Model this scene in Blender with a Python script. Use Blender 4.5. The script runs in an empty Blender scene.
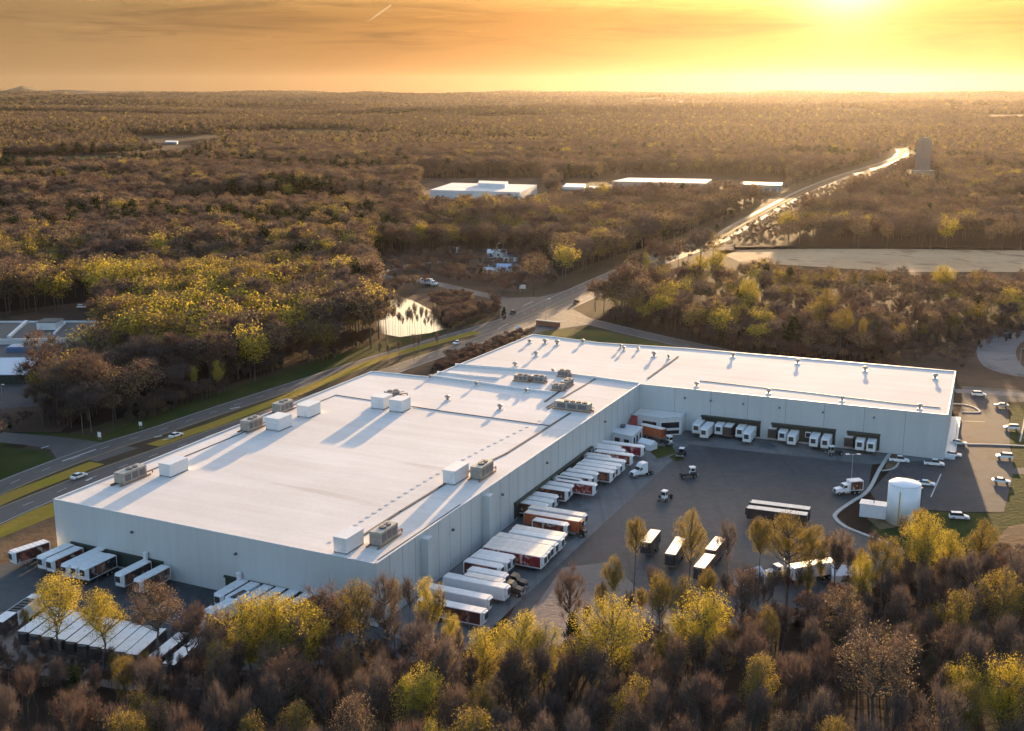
LOW_AWAY = (1.0, 0.60, 0.26)
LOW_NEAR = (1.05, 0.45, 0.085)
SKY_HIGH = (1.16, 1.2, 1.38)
CLOUD_TINT = (0.50, 0.49, 0.54)
GLOW1 = (4.5, 3.7, 2.0)
GLOW2 = (0.6, 0.22, 0.035)
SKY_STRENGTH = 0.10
EXPOSURE = 2.3
HAZE_DENSITY = 0.6e-5
import bpy, math, random
import numpy as np
from mathutils import Vector, Matrix
from mathutils.geometry import tessellate_polygon
R = math.radians
random.seed(7)
scene = bpy.context.scene
COL = scene.collection

# ------------------------------------------------------------------ camera
IW, IH, FOC, HOR, CAMH = 1024, 731, 1160.0, 91.0, 105.0
PITCH = math.atan((IH / 2 - HOR) / FOC)
CP, SP = math.cos(PITCH), math.sin(PITCH)
cam_data = bpy.data.cameras.new('camera')
cam = bpy.data.objects.new('camera', cam_data)
COL.objects.link(cam)
cam.location = (0, 0, CAMH)
cam.rotation_euler = (math.pi / 2 - PITCH, 0, 0)
cam_data.sensor_width = 36.0
cam_data.lens = 36.0 * FOC / IW
cam_data.clip_start = 1.0
cam_data.clip_end = 80000.0
scene.camera = cam


def P(x, y, z=0.0):
    """where the sight line of picture point (x, y) meets the level z"""
    u, v = x - IW / 2, IH / 2 - y
    d = (u, FOC * CP + v * SP, -FOC * SP + v * CP)
    t = (z - CAMH) / d[2]
    return Vector((d[0] * t, d[1] * t, z))


def topix(X, Y, Z):
    zz = Z - CAMH
    dep = Y * CP - zz * SP
    up = Y * SP + zz * CP
    return IW / 2 + FOC * X / dep, IH / 2 - FOC * up / dep


def azv(deg):
    return Vector((math.sin(R(deg)), math.cos(R(deg)), 0))


# ------------------------------------------------------------------ sun, sky
SUN_EL, SUN_AZ = 5.8, 15.5
SUN_DIR = Vector((math.sin(R(SUN_AZ)) * math.cos(R(SUN_EL)), math.cos(R(SUN_AZ)) * math.cos(R(SUN_EL)), math.sin(R(SUN_EL))))
sd = bpy.data.lights.new('sun', 'SUN')
sd.energy = 3.1
sd.angle = R(0.55)
sd.color = (1.0, 0.65, 0.33)
so = bpy.data.objects.new('sun', sd)
COL.objects.link(so)
so.location = (300, 900, 300)
so.rotation_euler = (-SUN_DIR).to_track_quat('-Z', 'Y').to_euler()

world = bpy.data.worlds.new('World')
scene.world = world
world.use_nodes = True
wt = world.node_tree
wt.nodes.clear()


class NT:
    """small helper for wiring node trees"""

    def __init__(s, tree):
        s.t = tree

    def n(s, typ, **kw):
        nd = s.t.nodes.new(typ)
        for k, v in kw.items():
            setattr(nd, k, v)
        return nd

    def l(s, a, b):
        s.t.links.new(a, b)

    def put(s, sock, v):
        if hasattr(v, 'is_linked'):
            s.l(v, sock)
        else:
            sock.default_value = v

    def math(s, op, a, b=0.0, c=0.0, clamp=False):
        nd = s.n('ShaderNodeMath', operation=op, use_clamp=clamp)
        for i, v in enumerate((a, b, c)):
            s.put(nd.inputs[i], v)
        return nd.outputs[0]

    def vmath(s, op, a, b=None):
        nd = s.n('ShaderNodeVectorMath', operation=op)
        s.put(nd.inputs[0], a)
        if b is not None:
            s.put(nd.inputs[1], b)
        return nd

    def mix(s, fac, a, b, blend='MIX'):
        nd = s.n('ShaderNodeMix', data_type='RGBA', blend_type=blend)
        s.put(nd.inputs[0], fac)
        for i, v in ((6, a), (7, b)):
            if isinstance(v, tuple):
                v = (v[0], v[1], v[2], 1)
            s.put(nd.inputs[i], v)
        return nd.outputs[2]

    def ss(s, x, lo, hi):
        nd = s.n('ShaderNodeMapRange', interpolation_type='SMOOTHSTEP')
        s.put(nd.inputs[0], x)
        nd.inputs[1].default_value = lo
        nd.inputs[2].default_value = hi
        return nd.outputs[0]

    def noise(s, vec, scale, detail=3.0, rough=0.55, dist=0.0):
        nd = s.n('ShaderNodeTexNoise')
        if vec is not None:
            s.put(nd.inputs['Vector'], vec)
        nd.inputs['Scale'].default_value = scale
        nd.inputs['Detail'].default_value = detail
        nd.inputs['Roughness'].default_value = rough
        nd.inputs['Distortion'].default_value = dist
        return nd.outputs[0]


w = NT(wt)
sky = w.n('ShaderNodeTexSky', sky_type='NISHITA')
sky.sun_disc = False
sky.sun_elevation = R(SUN_EL)
sky.sun_rotation = R(SUN_AZ)
sky.altitude = 200
sky.air_density = 1.3
sky.dust_density = 3.0
sky.ozone_density = 1.6
tc = w.n('ShaderNodeTexCoord')
dirv = w.vmath('NORMALIZE', tc.outputs['Generated']).outputs[0]
sep = w.n('ShaderNodeSeparateXYZ')
w.l(dirv, sep.inputs[0])
elev = sep.outputs[2]
dsun = w.vmath('DOT_PRODUCT', dirv, tuple(SUN_DIR)).outputs['Value']
# near the horizon a low sun shines through dusty air: dull orange away from it, gold towards it
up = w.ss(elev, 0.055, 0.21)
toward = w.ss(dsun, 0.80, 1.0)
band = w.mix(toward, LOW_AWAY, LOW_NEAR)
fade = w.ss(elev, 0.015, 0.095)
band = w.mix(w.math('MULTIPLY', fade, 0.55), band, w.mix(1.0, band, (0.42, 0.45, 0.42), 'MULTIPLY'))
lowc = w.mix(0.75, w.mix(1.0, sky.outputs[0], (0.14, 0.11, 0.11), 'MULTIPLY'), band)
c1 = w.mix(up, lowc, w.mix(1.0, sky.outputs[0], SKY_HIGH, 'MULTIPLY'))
# thin streaks of cloud, stretched along the horizon
mp = w.n('ShaderNodeMapping')
mp.inputs['Scale'].default_value = (2.2, 2.2, 26.0)
w.l(dirv, mp.inputs[0])
cl = w.ss(w.noise(mp.outputs[0], 2.4, 6.0, 0.6, 0.7), 0.44, 0.70)
cl2 = w.ss(w.noise(mp.outputs[0], 6.5, 5.0, 0.62, 1.2), 0.50, 0.74)
cl = w.math('MAXIMUM', cl, w.math('MULTIPLY', cl2, 0.6))
clm = w.math('MULTIPLY', cl, w.ss(elev, 0.010, 0.05))
c2 = w.mix(w.math('MULTIPLY', clm, 0.85), c1, w.mix(1.0, c1, CLOUD_TINT, 'MULTIPLY'))
# a short contrail: a thin bright line between two directions
def sky_dir(x, y):
    return (P(x, y, 200.0 if y < HOR else 0.0) - cam.location).normalized()
ca, cb = sky_dir(366, 23), sky_dir(391, 5)
cn = ca.cross(cb).normalized()
ct = (cb - ca).normalized()
dn = w.math('ABSOLUTE', w.vmath('DOT_PRODUCT', dirv, tuple(cn)).outputs['Value'])
dt = w.vmath('DOT_PRODUCT', w.vmath('SUBTRACT', dirv, tuple(ca)).outputs[0], tuple(ct)).outputs['Value']
ll = (cb - ca).length
trail = w.math('MULTIPLY', w.math('SUBTRACT', 1.0, w.ss(dn, 0.0002, 0.0011)), w.math('MULTIPLY', w.ss(dt, -0.001, ll * .5), w.math('SUBTRACT', 1.0, w.ss(dt, ll * .97, ll * 1.03))))
br_ = w.math('MULTIPLY', w.ss(w.noise(mp.outputs[0], 4.1, 6.0, 0.62, 1.6), 0.56, 0.72), w.ss(elev, 0.02, 0.06))
c2 = w.mix(w.math('MULTIPLY', br_, 0.5), c2, w.mix(1.0, c2, (1.5, 1.4, 1.5), 'MULTIPLY'))
c2 = w.mix(w.math('MULTIPLY', trail, 0.45), c2, (2.2, 1.7, 1.0))
# glow of the air round the sun
ang = w.math('ARCCOSINE', w.math('MINIMUM', dsun, 1.0))
g1 = w.math('POWER', 2.718, w.math('MULTIPLY', w.math('MULTIPLY', ang, ang), -1.0 / (2 * 0.027 ** 2)))
g2 = w.math('POWER', 2.718, w.math('MULTIPLY', ang, -1.0 / 0.11))
gl = w.mix(1.0, w.mix(g1, (0, 0, 0), GLOW1, 'MIX'), w.mix(g2, (0, 0, 0), GLOW2, 'MIX'), 'ADD')
c3 = w.mix(1.0, c2, gl, 'ADD')
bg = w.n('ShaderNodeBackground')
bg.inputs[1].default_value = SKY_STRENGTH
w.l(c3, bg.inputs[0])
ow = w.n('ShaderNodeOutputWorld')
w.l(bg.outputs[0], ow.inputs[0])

vs = scene.view_settings
vs.view_transform = 'Standard'
vs.look = 'None'
vs.gamma = 1.0
vs.use_curve_mapping = False
vs.exposure = EXPOSURE
scene.cycles.use_denoising = True
scene.cycles.max_bounces = 6
scene.cycles.diffuse_bounces = 3
scene.cycles.glossy_bounces = 3
scene.cycles.transmission_bounces = 4
scene.cycles.transparent_max_bounces = 8
scene.cycles.volume_bounces = 0
scene.cycles.caustics_reflective = False
scene.cycles.caustics_refractive = False
scene.cycles.sample_clamp_indirect = 4.0
scene.cycles.use_adaptive_sampling = True
scene.cycles.adaptive_threshold = 0.015


# ------------------------------------------------------------------ materials
def rgba(c):
    return (c[0], c[1], c[2], 1.0)


def mat(name, col, rough=0.7, metal=0.0, var=0.12, scale=1.5, coords='Object', col2=None, spec=0.5, transl=0.0, bump=0.0):
    m = bpy.data.materials.new(name)
    m.use_nodes = True
    t = NT(m.node_tree)
    b = m.node_tree.nodes['Principled BSDF']
    if coords == 'Object':
        vec = t.n('ShaderNodeTexCoord').outputs['Object']
    else:
        vec = t.n('ShaderNodeNewGeometry').outputs['Position']
    nz = t.noise(vec, scale, 4.0, 0.6)
    k = t.ss(nz, 0.25, 0.75)
    c2 = col2 or tuple(min(1, v * (1 + var)) for v in col)
    c1 = tuple(v * (1 - var) for v in col)
    if var > 0 or col2:
        t.l(t.mix(k, c1 if not col2 else col, c2), b.inputs['Base Color'])
    else:
        b.inputs['Base Color'].default_value = rgba(col)
    b.inputs['Roughness'].default_value = rough
    b.inputs['Metallic'].default_value = metal
    b.inputs['Specular IOR Level'].default_value = spec
    if bump:
        bp = t.n('ShaderNodeBump')
        bp.inputs['Strength'].default_value = bump
        t.l(nz, bp.inputs['Height'])
        t.l(bp.outputs[0], b.inputs['Normal'])
    return m


def leaf_mat(name, ca, cb, transl=0.5):
    """foliage: per-tree and per-leaf tint, light passing through"""
    m = bpy.data.materials.new(name)
    m.use_nodes = True
    t = NT(m.node_tree)
    t.t.nodes.clear()
    oi = t.n('ShaderNodeObjectInfo')
    geo = t.n('ShaderNodeNewGeometry')
    r = t.math('ADD', t.math('MULTIPLY', oi.outputs['Random'], 0.55), t.math('MULTIPLY', geo.outputs['Random Per Island'], 0.45))
    c = t.mix(r, ca, cb)
    d = t.n('ShaderNodeBsdfDiffuse')
    t.l(c, d.inputs[0])
    tr = t.n('ShaderNodeBsdfTranslucent')
    t.l(c, tr.inputs[0])
    mx = t.n('ShaderNodeMixShader')
    mx.inputs[0].default_value = transl
    t.l(d.outputs[0], mx.inputs[1])
    t.l(tr.outputs[0], mx.inputs[2])
    o = t.n('ShaderNodeOutputMaterial')
    t.l(mx.outputs[0], o.inputs[0])
    return m


# ------------------------------------------------------------------ objects
def tag(o, label=None, cat=None, group=None, kind=None):
    if label: o['label'] = label
    if cat: o['category'] = cat
    if group: o['group'] = group
    if kind: o['kind'] = kind
    return o


def empty(name, loc=(0, 0, 0), rz=0.0):
    o = bpy.data.objects.new(name, None)
    o.empty_display_size = 0.5
    COL.objects.link(o)
    o.location = loc
    o.rotation_euler = (0, 0, rz)
    return o


KIDS = {}


def copy_tree(o, parent=None):
    c = o.copy()
    COL.objects.link(c)
    if parent is not None:
        c.parent = parent
        KIDS.setdefault(parent.name, []).append(c)
    for ch in KIDS.get(o.name, []):
        copy_tree(ch, c)
    return c


class MB:
    def __init__(s):
        s.v, s.f, s.m = [], [], []

    def add(s, vs, fs, mi=0):
        b = len(s.v)
        s.v += [tuple(v) for v in vs]
        for f in fs:
            s.f.append(tuple(b + i for i in f))
            s.m.append(mi)
        return s

    def box(s, c, d, mi=0, rz=0.0, bev=0.0, taper=(1, 1)):
        x, y, z = d[0] / 2, d[1] / 2, d[2] / 2
        ca, sa = math.cos(rz), math.sin(rz)
        if bev <= 0:
            pts = []
            for sz in (-1, 1):
                k = taper if sz > 0 else (1, 1)
                for sx, sy in ((-1, -1), (1, -1), (1, 1), (-1, 1)):
                    pts.append((sx * x * k[0], sy * y * k[1], sz * z))
            fs = [(3, 2, 1, 0), (4, 5, 6, 7), (0, 1, 5, 4), (1, 2, 6, 5), (2, 3, 7, 6), (3, 0, 4, 7)]
        else:
            ring = lambda xx, yy, zz: [(-xx + bev, -yy, zz), (xx - bev, -yy, zz), (xx, -yy + bev, zz), (xx, yy - bev, zz),
                                       (xx - bev, yy, zz), (-xx + bev, yy, zz), (-xx, yy - bev, zz), (-xx, -yy + bev, zz)]
            r0 = [(p[0] * .999, p[1] * .999, -z) for p in ring(x, y, 0)]
            r1 = ring(x, y, z - bev)
            r2 = ring(x - bev, y - bev, z)
            if taper != (1, 1):
                r1 = [(p[0] * taper[0], p[1] * taper[1], p[2]) for p in r1]
                r2 = [(p[0] * taper[0], p[1] * taper[1], p[2]) for p in r2]
            pts = r0 + r1 + r2
            fs = [tuple(reversed(range(8))), tuple(range(16, 24))]
            for k in (0, 8):
                for i in range(8):
                    j = (i + 1) % 8
                    fs.append((k + i, k + j, k + 8 + j, k + 8 + i))
        out = [(c[0] + p[0] * ca - p[1] * sa, c[1] + p[0] * sa + p[1] * ca, c[2] + p[2]) for p in pts]
        return s.add(out, fs, mi)

    def tube(s, a, b, r0, r1=None, n=8, mi=0, cap=True):
        r1 = r0 if r1 is None else r1
        a, b = Vector(a), Vector(b)
        d = (b - a).normalized()
        u = d.cross(Vector((0, 0, 1)) if abs(d.z) < .9 else Vector((1, 0, 0))).normalized()
        q = d.cross(u)
        pts = []
        for c, r in ((a, r0), (b, r1)):
            for i in range(n):
                t = 2 * math.pi * i / n
                pts.append(c + u * (r * math.cos(t)) + q * (r * math.sin(t)))
        fs = [(i, (i + 1) % n, n + (i + 1) % n, n + i) for i in range(n)]
        if cap:
            fs += [tuple(reversed(range(n))), tuple(range(n, 2 * n))]
        return s.add(pts, fs, mi)

    def prism(s, poly, z0, z1, mi=0, mi_top=None, top=True, bottom=False):
        poly = [(p[0], p[1]) for p in poly]
        ar = sum(poly[i][0] * poly[(i + 1) % len(poly)][1] - poly[(i + 1) % len(poly)][0] * poly[i][1] for i in range(len(poly)))
        if ar < 0: poly = poly[::-1]
        n = len(poly)
        s.add([(x, y, z0) for x, y in poly] + [(x, y, z1) for x, y in poly], [(i, (i + 1) % n, n + (i + 1) % n, n + i) for i in range(n)], mi)
        if top: s.flat(poly, z1, mi if mi_top is None else mi_top)
        if bottom: s.flat(poly, z0, mi)
        return s

    def flat(s, poly, z, mi=0):
        pts = [Vector((p[0], p[1], 0)) for p in poly]
        tris = tessellate_polygon([pts])
        fs = []
        for t in tris:
            a, b, c = (pts[i] for i in t)
            fs.append(t if (b - a).cross(c - a).z > 0 else tuple(reversed(t)))
        return s.add([(p[0], p[1], z) for p in poly], fs, mi)

    def profile(s, pts, x0, x1, mi=0, inset=0.0):
        """side outline (y, z) swept across x; inset narrows the upper points"""
        n = len(pts)
        zm = max(p[1] for p in pts)
        zl = min(p[1] for p in pts)
        k = lambda z: inset * (z - zl) / max(1e-6, zm - zl)
        vs = [(x0 + k(z), y, z) for y, z in pts] + [(x1 - k(z), y, z) for y, z in pts]
        ar = sum(pts[i][0] * pts[(i + 1) % n][1] - pts[(i + 1) % n][0] * pts[i][1] for i in range(n))
        fs = []
        for i in range(n):
            j = (i + 1) % n
            q = (i, n + i, n + j, j)
            fs.append(q if ar < 0 else tuple(reversed(q)))
        tris = tessellate_polygon([[Vector((y, z, 0)) for y, z in pts]])
        for t in tris:
            a, b, c = (Vector((pts[i][0], pts[i][1], 0)) for i in t)
            up = (b - a).cross(c - a).z > 0
            fs.append(tuple(n + i for i in (t if up else reversed(t))))
            fs.append(tuple(reversed(t)) if up else tuple(t))
        return s.add(vs, fs, mi)

    def build(s, name, mats, parent=None, loc=None, smooth=False):
        me = bpy.data.meshes.new(name)
        me.from_pydata(s.v, [], s.f)
        for m in (mats if isinstance(mats, (list, tuple)) else [mats]):
            me.materials.append(m)
        me.polygons.foreach_set('material_index', s.m)
        if smooth:
            me.polygons.foreach_set('use_smooth', [True] * len(s.f))
        me.update()
        return link(name, me, parent, loc)


def link(name, me, parent=None, loc=None):
    o = bpy.data.objects.new(name, me)
    COL.objects.link(o)
    if parent is not None:
        o.parent = parent
        KIDS.setdefault(parent.name, []).append(o)
    if loc is not None: o.location = loc
    return o


def np_mesh(name, V, F, mats, mi=None):
    """mesh from numpy arrays; F is a list of (k x n) index arrays"""
    me = bpy.data.meshes.new(name)
    me.vertices.add(len(V))
    me.vertices.foreach_set('co', np.asarray(V, np.float32).ravel())
    loops = np.concatenate([f.ravel() for f in F]).astype(np.int32)
    sizes = np.concatenate([np.full(len(f), f.shape[1]) for f in F]).astype(np.int32)
    me.loops.add(len(loops))
    me.loops.foreach_set('vertex_index', loops)
    me.polygons.add(len(sizes))
    starts = np.concatenate([[0], np.cumsum(sizes)[:-1]]).astype(np.int32)
    me.polygons.foreach_set('loop_start', starts)
    for m in mats: me.materials.append(m)
    if mi is not None:
        me.polygons.foreach_set('material_index', np.asarray(mi, np.int32))
    me.update(calc_edges=True)
    me.validate()
    return me


def inpoly(x, y, poly):
    """vectorised point in polygon"""
    c = np.zeros(len(x), bool)
    n = len(poly)
    j = n - 1
    for i in range(n):
        xi, yi, xj, yj = poly[i][0], poly[i][1], poly[j][0], poly[j][1]
        k = ((yi > y) != (yj > y)) & (x < (xj - xi) * (y - yi) / ((yj - yi) or 1e-9) + xi)
        c ^= k
        j = i
    return c


def vnoise(x, y, seed=0):
    """cheap smooth value noise, 0..1"""
    xi, yi = np.floor(x).astype(np.int64), np.floor(y).astype(np.int64)
    fx, fy = x - xi, y - yi
    fx, fy = fx * fx * (3 - 2 * fx), fy * fy * (3 - 2 * fy)

    def h(a, b):
        k = (a * 374761393 + b * 668265263 + seed * 974711) & 0x7fffffff
        k = ((k ^ (k >> 13)) * 1274126177) & 0x7fffffff
        return ((k ^ (k >> 16)) & 0xffff) / 65535.0
    return (h(xi, yi) * (1 - fx) + h(xi + 1, yi) * fx) * (1 - fy) + (h(xi, yi + 1) * (1 - fx) + h(xi + 1, yi + 1) * fx) * fy


def catmull(pts, step=6):
    out = []
    n = len(pts)
    for i in range(n - 1):
        p0, p1, p2, p3 = pts[max(0, i - 1)], pts[i], pts[i + 1], pts[min(n - 1, i + 2)]
        for k in range(step):
            t = k / step
            out.append(0.5 * ((2 * p1) + (p2 - p0) * t + (2 * p0 - 5 * p1 + 4 * p2 - p3) * t * t + (3 * p1 - p0 - 3 * p2 + p3) * t ** 3))
    out.append(pts[-1])
    return out
# ------------------------------------------------------------------ ground materials (world-locked patterns)
def ground_mat(name, cols, s1=0.02, s2=0.4, rough=0.95, fine=0.25, streak=None, spec=0.05, bump=0.3):
    m = bpy.data.materials.new(name)
    m.use_nodes = True
    t = NT(m.node_tree)
    b = m.node_tree.nodes['Principled BSDF']
    pos = t.n('ShaderNodeNewGeometry').outputs['Position']
    n1 = t.ss(t.noise(pos, s1, 5.0, 0.6), 0.33, 0.67)
    n2 = t.ss(t.noise(pos, s2, 4.0, 0.65), 0.3, 0.7)
    c = t.mix(n1, cols[0], cols[1])
    if len(cols) > 2:
        n3 = t.ss(t.noise(pos, s1 * 2.7, 4.0, 0.6, 0.4), 0.52, 0.66)
        c = t.mix(n3, c, cols[2])
    c = t.mix(t.math('MULTIPLY', n2, fine), c, t.mix(1.0, c, (0.55, 0.55, 0.55), 'MULTIPLY'))
    if streak:
        mp = t.n('ShaderNodeMapping')
        mp.inputs['Rotation'].default_value = (0, 0, R(streak))
        mp.inputs['Scale'].default_value = (0.35, 0.012, 1)
        t.l(pos, mp.inputs[0])
        n4 = t.ss(t.noise(mp.outputs[0], 1.0, 4.0, 0.6), 0.5, 0.75)
        c = t.mix(t.math('MULTIPLY', n4, 0.5), c, t.mix(1.0, c, (0.5, 0.5, 0.5), 'MULTIPLY'))
    t.l(c, b.inputs['Base Color'])
    b.inputs['Roughness'].default_value = rough
    b.inputs['Specular IOR Level'].default_value = spec
    if bump:
        bp = t.n('ShaderNodeBump')
        bp.inputs['Strength'].default_value = bump
        bp.inputs['Distance'].default_value = 0.3
        t.l(n2, bp.inputs['Height'])
        t.l(bp.outputs[0], b.inputs['Normal'])
    return m


M = {}
M['floor'] = ground_mat('woodland_ground', [(0.030, 0.021, 0.016), (0.055, 0.036, 0.026), (0.042, 0.034, 0.02)], 0.006, 0.25)
_t = NT(M['floor'].node_tree)
_b = M['floor'].node_tree.nodes['Principled BSDF']
_src = _b.inputs['Base Color'].links[0].from_socket
_a = _t.n('ShaderNodeAttribute', attribute_name='open_land')
_n = _t.ss(_t.noise(_t.n('ShaderNodeNewGeometry').outputs['Position'], 0.004, 3.0), .4, .6)
_t.l(_t.mix(_a.outputs['Fac'], _src, _t.mix(_n, (0.10, 0.10, 0.04), (0.17, 0.125, 0.075))), _b.inputs['Base Color'])
M['grass'] = ground_mat('verge_grass', [(0.075, 0.085, 0.022), (0.14, 0.115, 0.035), (0.11, 0.07, 0.03)], 0.05, 0.5)
M['verge'] = ground_mat('dry_verge', [(0.07, 0.052, 0.036), (0.10, 0.075, 0.048), (0.075, 0.07, 0.028)], 0.03, 0.4)
M['grass_green'] = ground_mat('lawn', [(0.035, 0.055, 0.016), (0.065, 0.07, 0.022)], 0.05, 0.6)
M['median'] = ground_mat('median_grass', [(0.30, 0.235, 0.03), (0.34, 0.22, 0.05)], 0.05, 0.5)
M['scrub'] = ground_mat('dry_scrub', [(0.085, 0.055, 0.042), (0.13, 0.085, 0.06), (0.07, 0.06, 0.035)], 0.03, 0.3)
M['field'] = ground_mat('dry_field', [(0.50, 0.33, 0.19), (0.60, 0.42, 0.25), (0.30, 0.19, 0.11)], 0.012, 0.2)
M['field_green'] = ground_mat('green_field', [(0.06, 0.075, 0.025), (0.10, 0.095, 0.04)], 0.01, 0.1)
M['asphalt'] = ground_mat('asphalt', [(0.058, 0.064, 0.070), (0.095, 0.099, 0.104), (0.07, 0.075, 0.08)], 0.02, 0.5, 0.75, 0.5, streak=25, bump=0.08, spec=0.25)
M['lot'] = ground_mat('lot_asphalt', [(0.085, 0.083, 0.085), (0.12, 0.115, 0.115), (0.10, 0.085, 0.08)], 0.03, 0.5, 0.8, 0.25, streak=-65, bump=0.08)
M['concrete'] = ground_mat('apron_concrete', [(0.15, 0.155, 0.16), (0.21, 0.21, 0.21), (0.12, 0.125, 0.13)], 0.03, 0.3, 0.8, 0.25, streak=-65, bump=0.08)
M['road'] = ground_mat('road_asphalt', [(0.080, 0.074, 0.072), (0.115, 0.105, 0.098)], 0.01, 0.3, 0.75, 0.2, spec=0.28, bump=0.05, streak=-25)
M['gravel'] = ground_mat('gravel', [(0.24, 0.19, 0.16), (0.31, 0.25, 0.21), (0.18, 0.14, 0.115)], 0.03, 0.8)
M['dirt'] = ground_mat('dirt', [(0.16, 0.10, 0.06), (0.22, 0.15, 0.09), (0.10, 0.08, 0.04)], 0.04, 0.6)
M['paint'] = mat('road_paint', (0.45, 0.45, 0.44), 0.7, coords='P', scale=1.0)
M['yellow_paint'] = mat('yellow_road_paint', (0.42, 0.29, 0.06), 0.7, coords='P', scale=1.0)
M['kerb'] = mat('kerb_concrete', (0.42, 0.41, 0.39), 0.85, coords='P', scale=0.6)


def sstep(x, a, b):
    t = np.clip((x - a) / (b - a), 0, 1)
    return t * t * (3 - 2 * t)


def terr(x, y):
    x, y = np.asarray(x, float), np.asarray(y, float)
    r = np.hypot(x, y)
    roll = 0.6 * vnoise(x / 900 + 31, y / 520 + 7, 3) + 0.4 * vnoise(x / 390 + 11, y / 260 + 3, 5)
    h = sstep(r, 2300, 4200) * 62 * roll * (1 + 0.35 * sstep(r, 4000, 9000))
    h += sstep(r, 5000, 13000) * (10 + 18 * vnoise(x / 2600 + 5, y / 2600 + 2, 9))
    # low blue mountains on the skyline
    az = np.degrees(np.arctan2(x, y))
    for a0, wd, hh in ((-22.4, 1.0, 84), (-20.3, 1.5, 50), (-24.4, 1.2, 44), (-17.3, 2.6, 28)):
        h += sstep(r, 12000, 13800) * hh * np.exp(-((az - a0) / wd) ** 2) * (0.85 + 0.3 * vnoise(az * 3 + 40, az * 0, 4))
    return h


# terrain: one sheet, polar grid out to the skyline
na = 420
radii = np.concatenate([[0.0], np.geomspace(40, 2300, 24), np.geomspace(2380, 14000, 150), [14600]])
ang = np.concatenate([np.linspace(-180, -40, 40, endpoint=False), np.linspace(-40, 40, na - 80, endpoint=False), np.linspace(40, 180, 40, endpoint=False)])
gx = radii[:, None] * np.sin(np.radians(ang))[None, :]
gy = radii[:, None] * np.cos(np.radians(ang))[None, :]
gz = terr(gx, gy)
gz[-1] = np.maximum(gz[-1] - 30, 0)
V = np.stack([gx.ravel(), gy.ravel(), gz.ravel()], 1)
ii, jj = np.meshgrid(np.arange(len(radii) - 1), np.arange(na), indexing='ij')
j2 = (jj + 1) % na
Fq = np.stack([ii * na + jj, ii * na + j2, (ii + 1) * na + j2, (ii + 1) * na + jj], -1).reshape(-1, 4)
me = np_mesh('ground', V, [Fq[:, ::-1]], [M['floor']])
vx, vy = V[:, 0], V[:, 1]
vr = np.hypot(vx, vy)
op_ = np.where(vr < 4600, 1 - sstep(vnoise(vx / 500 + 9, vy / 210 + 2, 21), .20, .26), 1 - sstep(vnoise(vx / 900 + 9, vy / 420 + 2, 22), .20, .26)) * (vr > 2150)
at = me.attributes.new('open_land', 'FLOAT', 'POINT')
at.data.foreach_set('value', op_.astype(np.float32))

me.polygons.foreach_set('use_smooth', [True] * len(me.polygons))
ground = link('ground', me)
tag(ground, kind='structure')


def sheet(name, pxs, z, m, world_pts=None):
    pts = world_pts or [P(*q) for q in pxs]
    mb = MB()
    mb.flat(pts, z, 0)
    o = mb.build(name, m)
    tag(o, kind='structure')
    return pts


def ribbon(name, line, width, z, m, dash=None, mb=None):
    """a strip of given width along a world polyline; dash = (on, off) metres"""
    own = mb is None
    mb = mb or MB()
    n = len(line)
    nor = []
    for i in range(n):
        d = (line[min(n - 1, i + 1)] - line[max(0, i - 1)])
        d.z = 0
        d.normalize()
        nor.append(Vector((d.y, -d.x, 0)))
    s = 0.0
    for i in range(n - 1):
        a, b = line[i], line[i + 1]
        L = (b - a).length
        w0 = width[i] if isinstance(width, list) else width
        w1 = width[i + 1] if isinstance(width, list) else width
        segs = [(0, 1)]
        if dash:
            segs = []
            p = dash[0] + dash[1]
            k = math.floor(s / p)
            while k * p < s + L:
                t0, t1 = max(0, (k * p - s) / L), min(1, (k * p + dash[0] - s) / L)
                if t1 > t0: segs.append((t0, t1))
                k += 1
        for t0, t1 in segs:
            q = []
            for t, sg in ((t0, 1), (t1, 1), (t1, -1), (t0, -1)):
                c = a.lerp(b, t) + nor[i].lerp(nor[i + 1], t) * (sg * (w0 + (w1 - w0) * t) / 2)
                q.append((c.x, c.y, z))
            mb.add(q, [(0, 3, 2, 1)] if True else [], 0)
        s += L
    if own:
        o = mb.build(name, m)
        # strips face up
        me_ = o.data
        for p in me_.polygons:
            if p.normal.z < 0:
                p.flip()
        tag(o, kind='structure')
        return o


def shift(line, d):
    out = []
    n = len(line)
    for i in range(n):
        t = line[min(n - 1, i + 1)] - line[max(0, i - 1)]
        t.normalize()
        out.append(line[i] + Vector((t.y, -t.x, 0)) * d)
    return out


def dist_line(x, y, line):
    d = np.full(len(x), 1e9)
    for a, b in zip(line, line[1:]):
        dx, dy = b.x - a.x, b.y - a.y
        t = np.clip(((x - a.x) * dx + (y - a.y) * dy) / (dx * dx + dy * dy + 1e-9), 0, 1)
        d = np.minimum(d, np.hypot(x - a.x - t * dx, y - a.y - t * dy))
    return d


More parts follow.
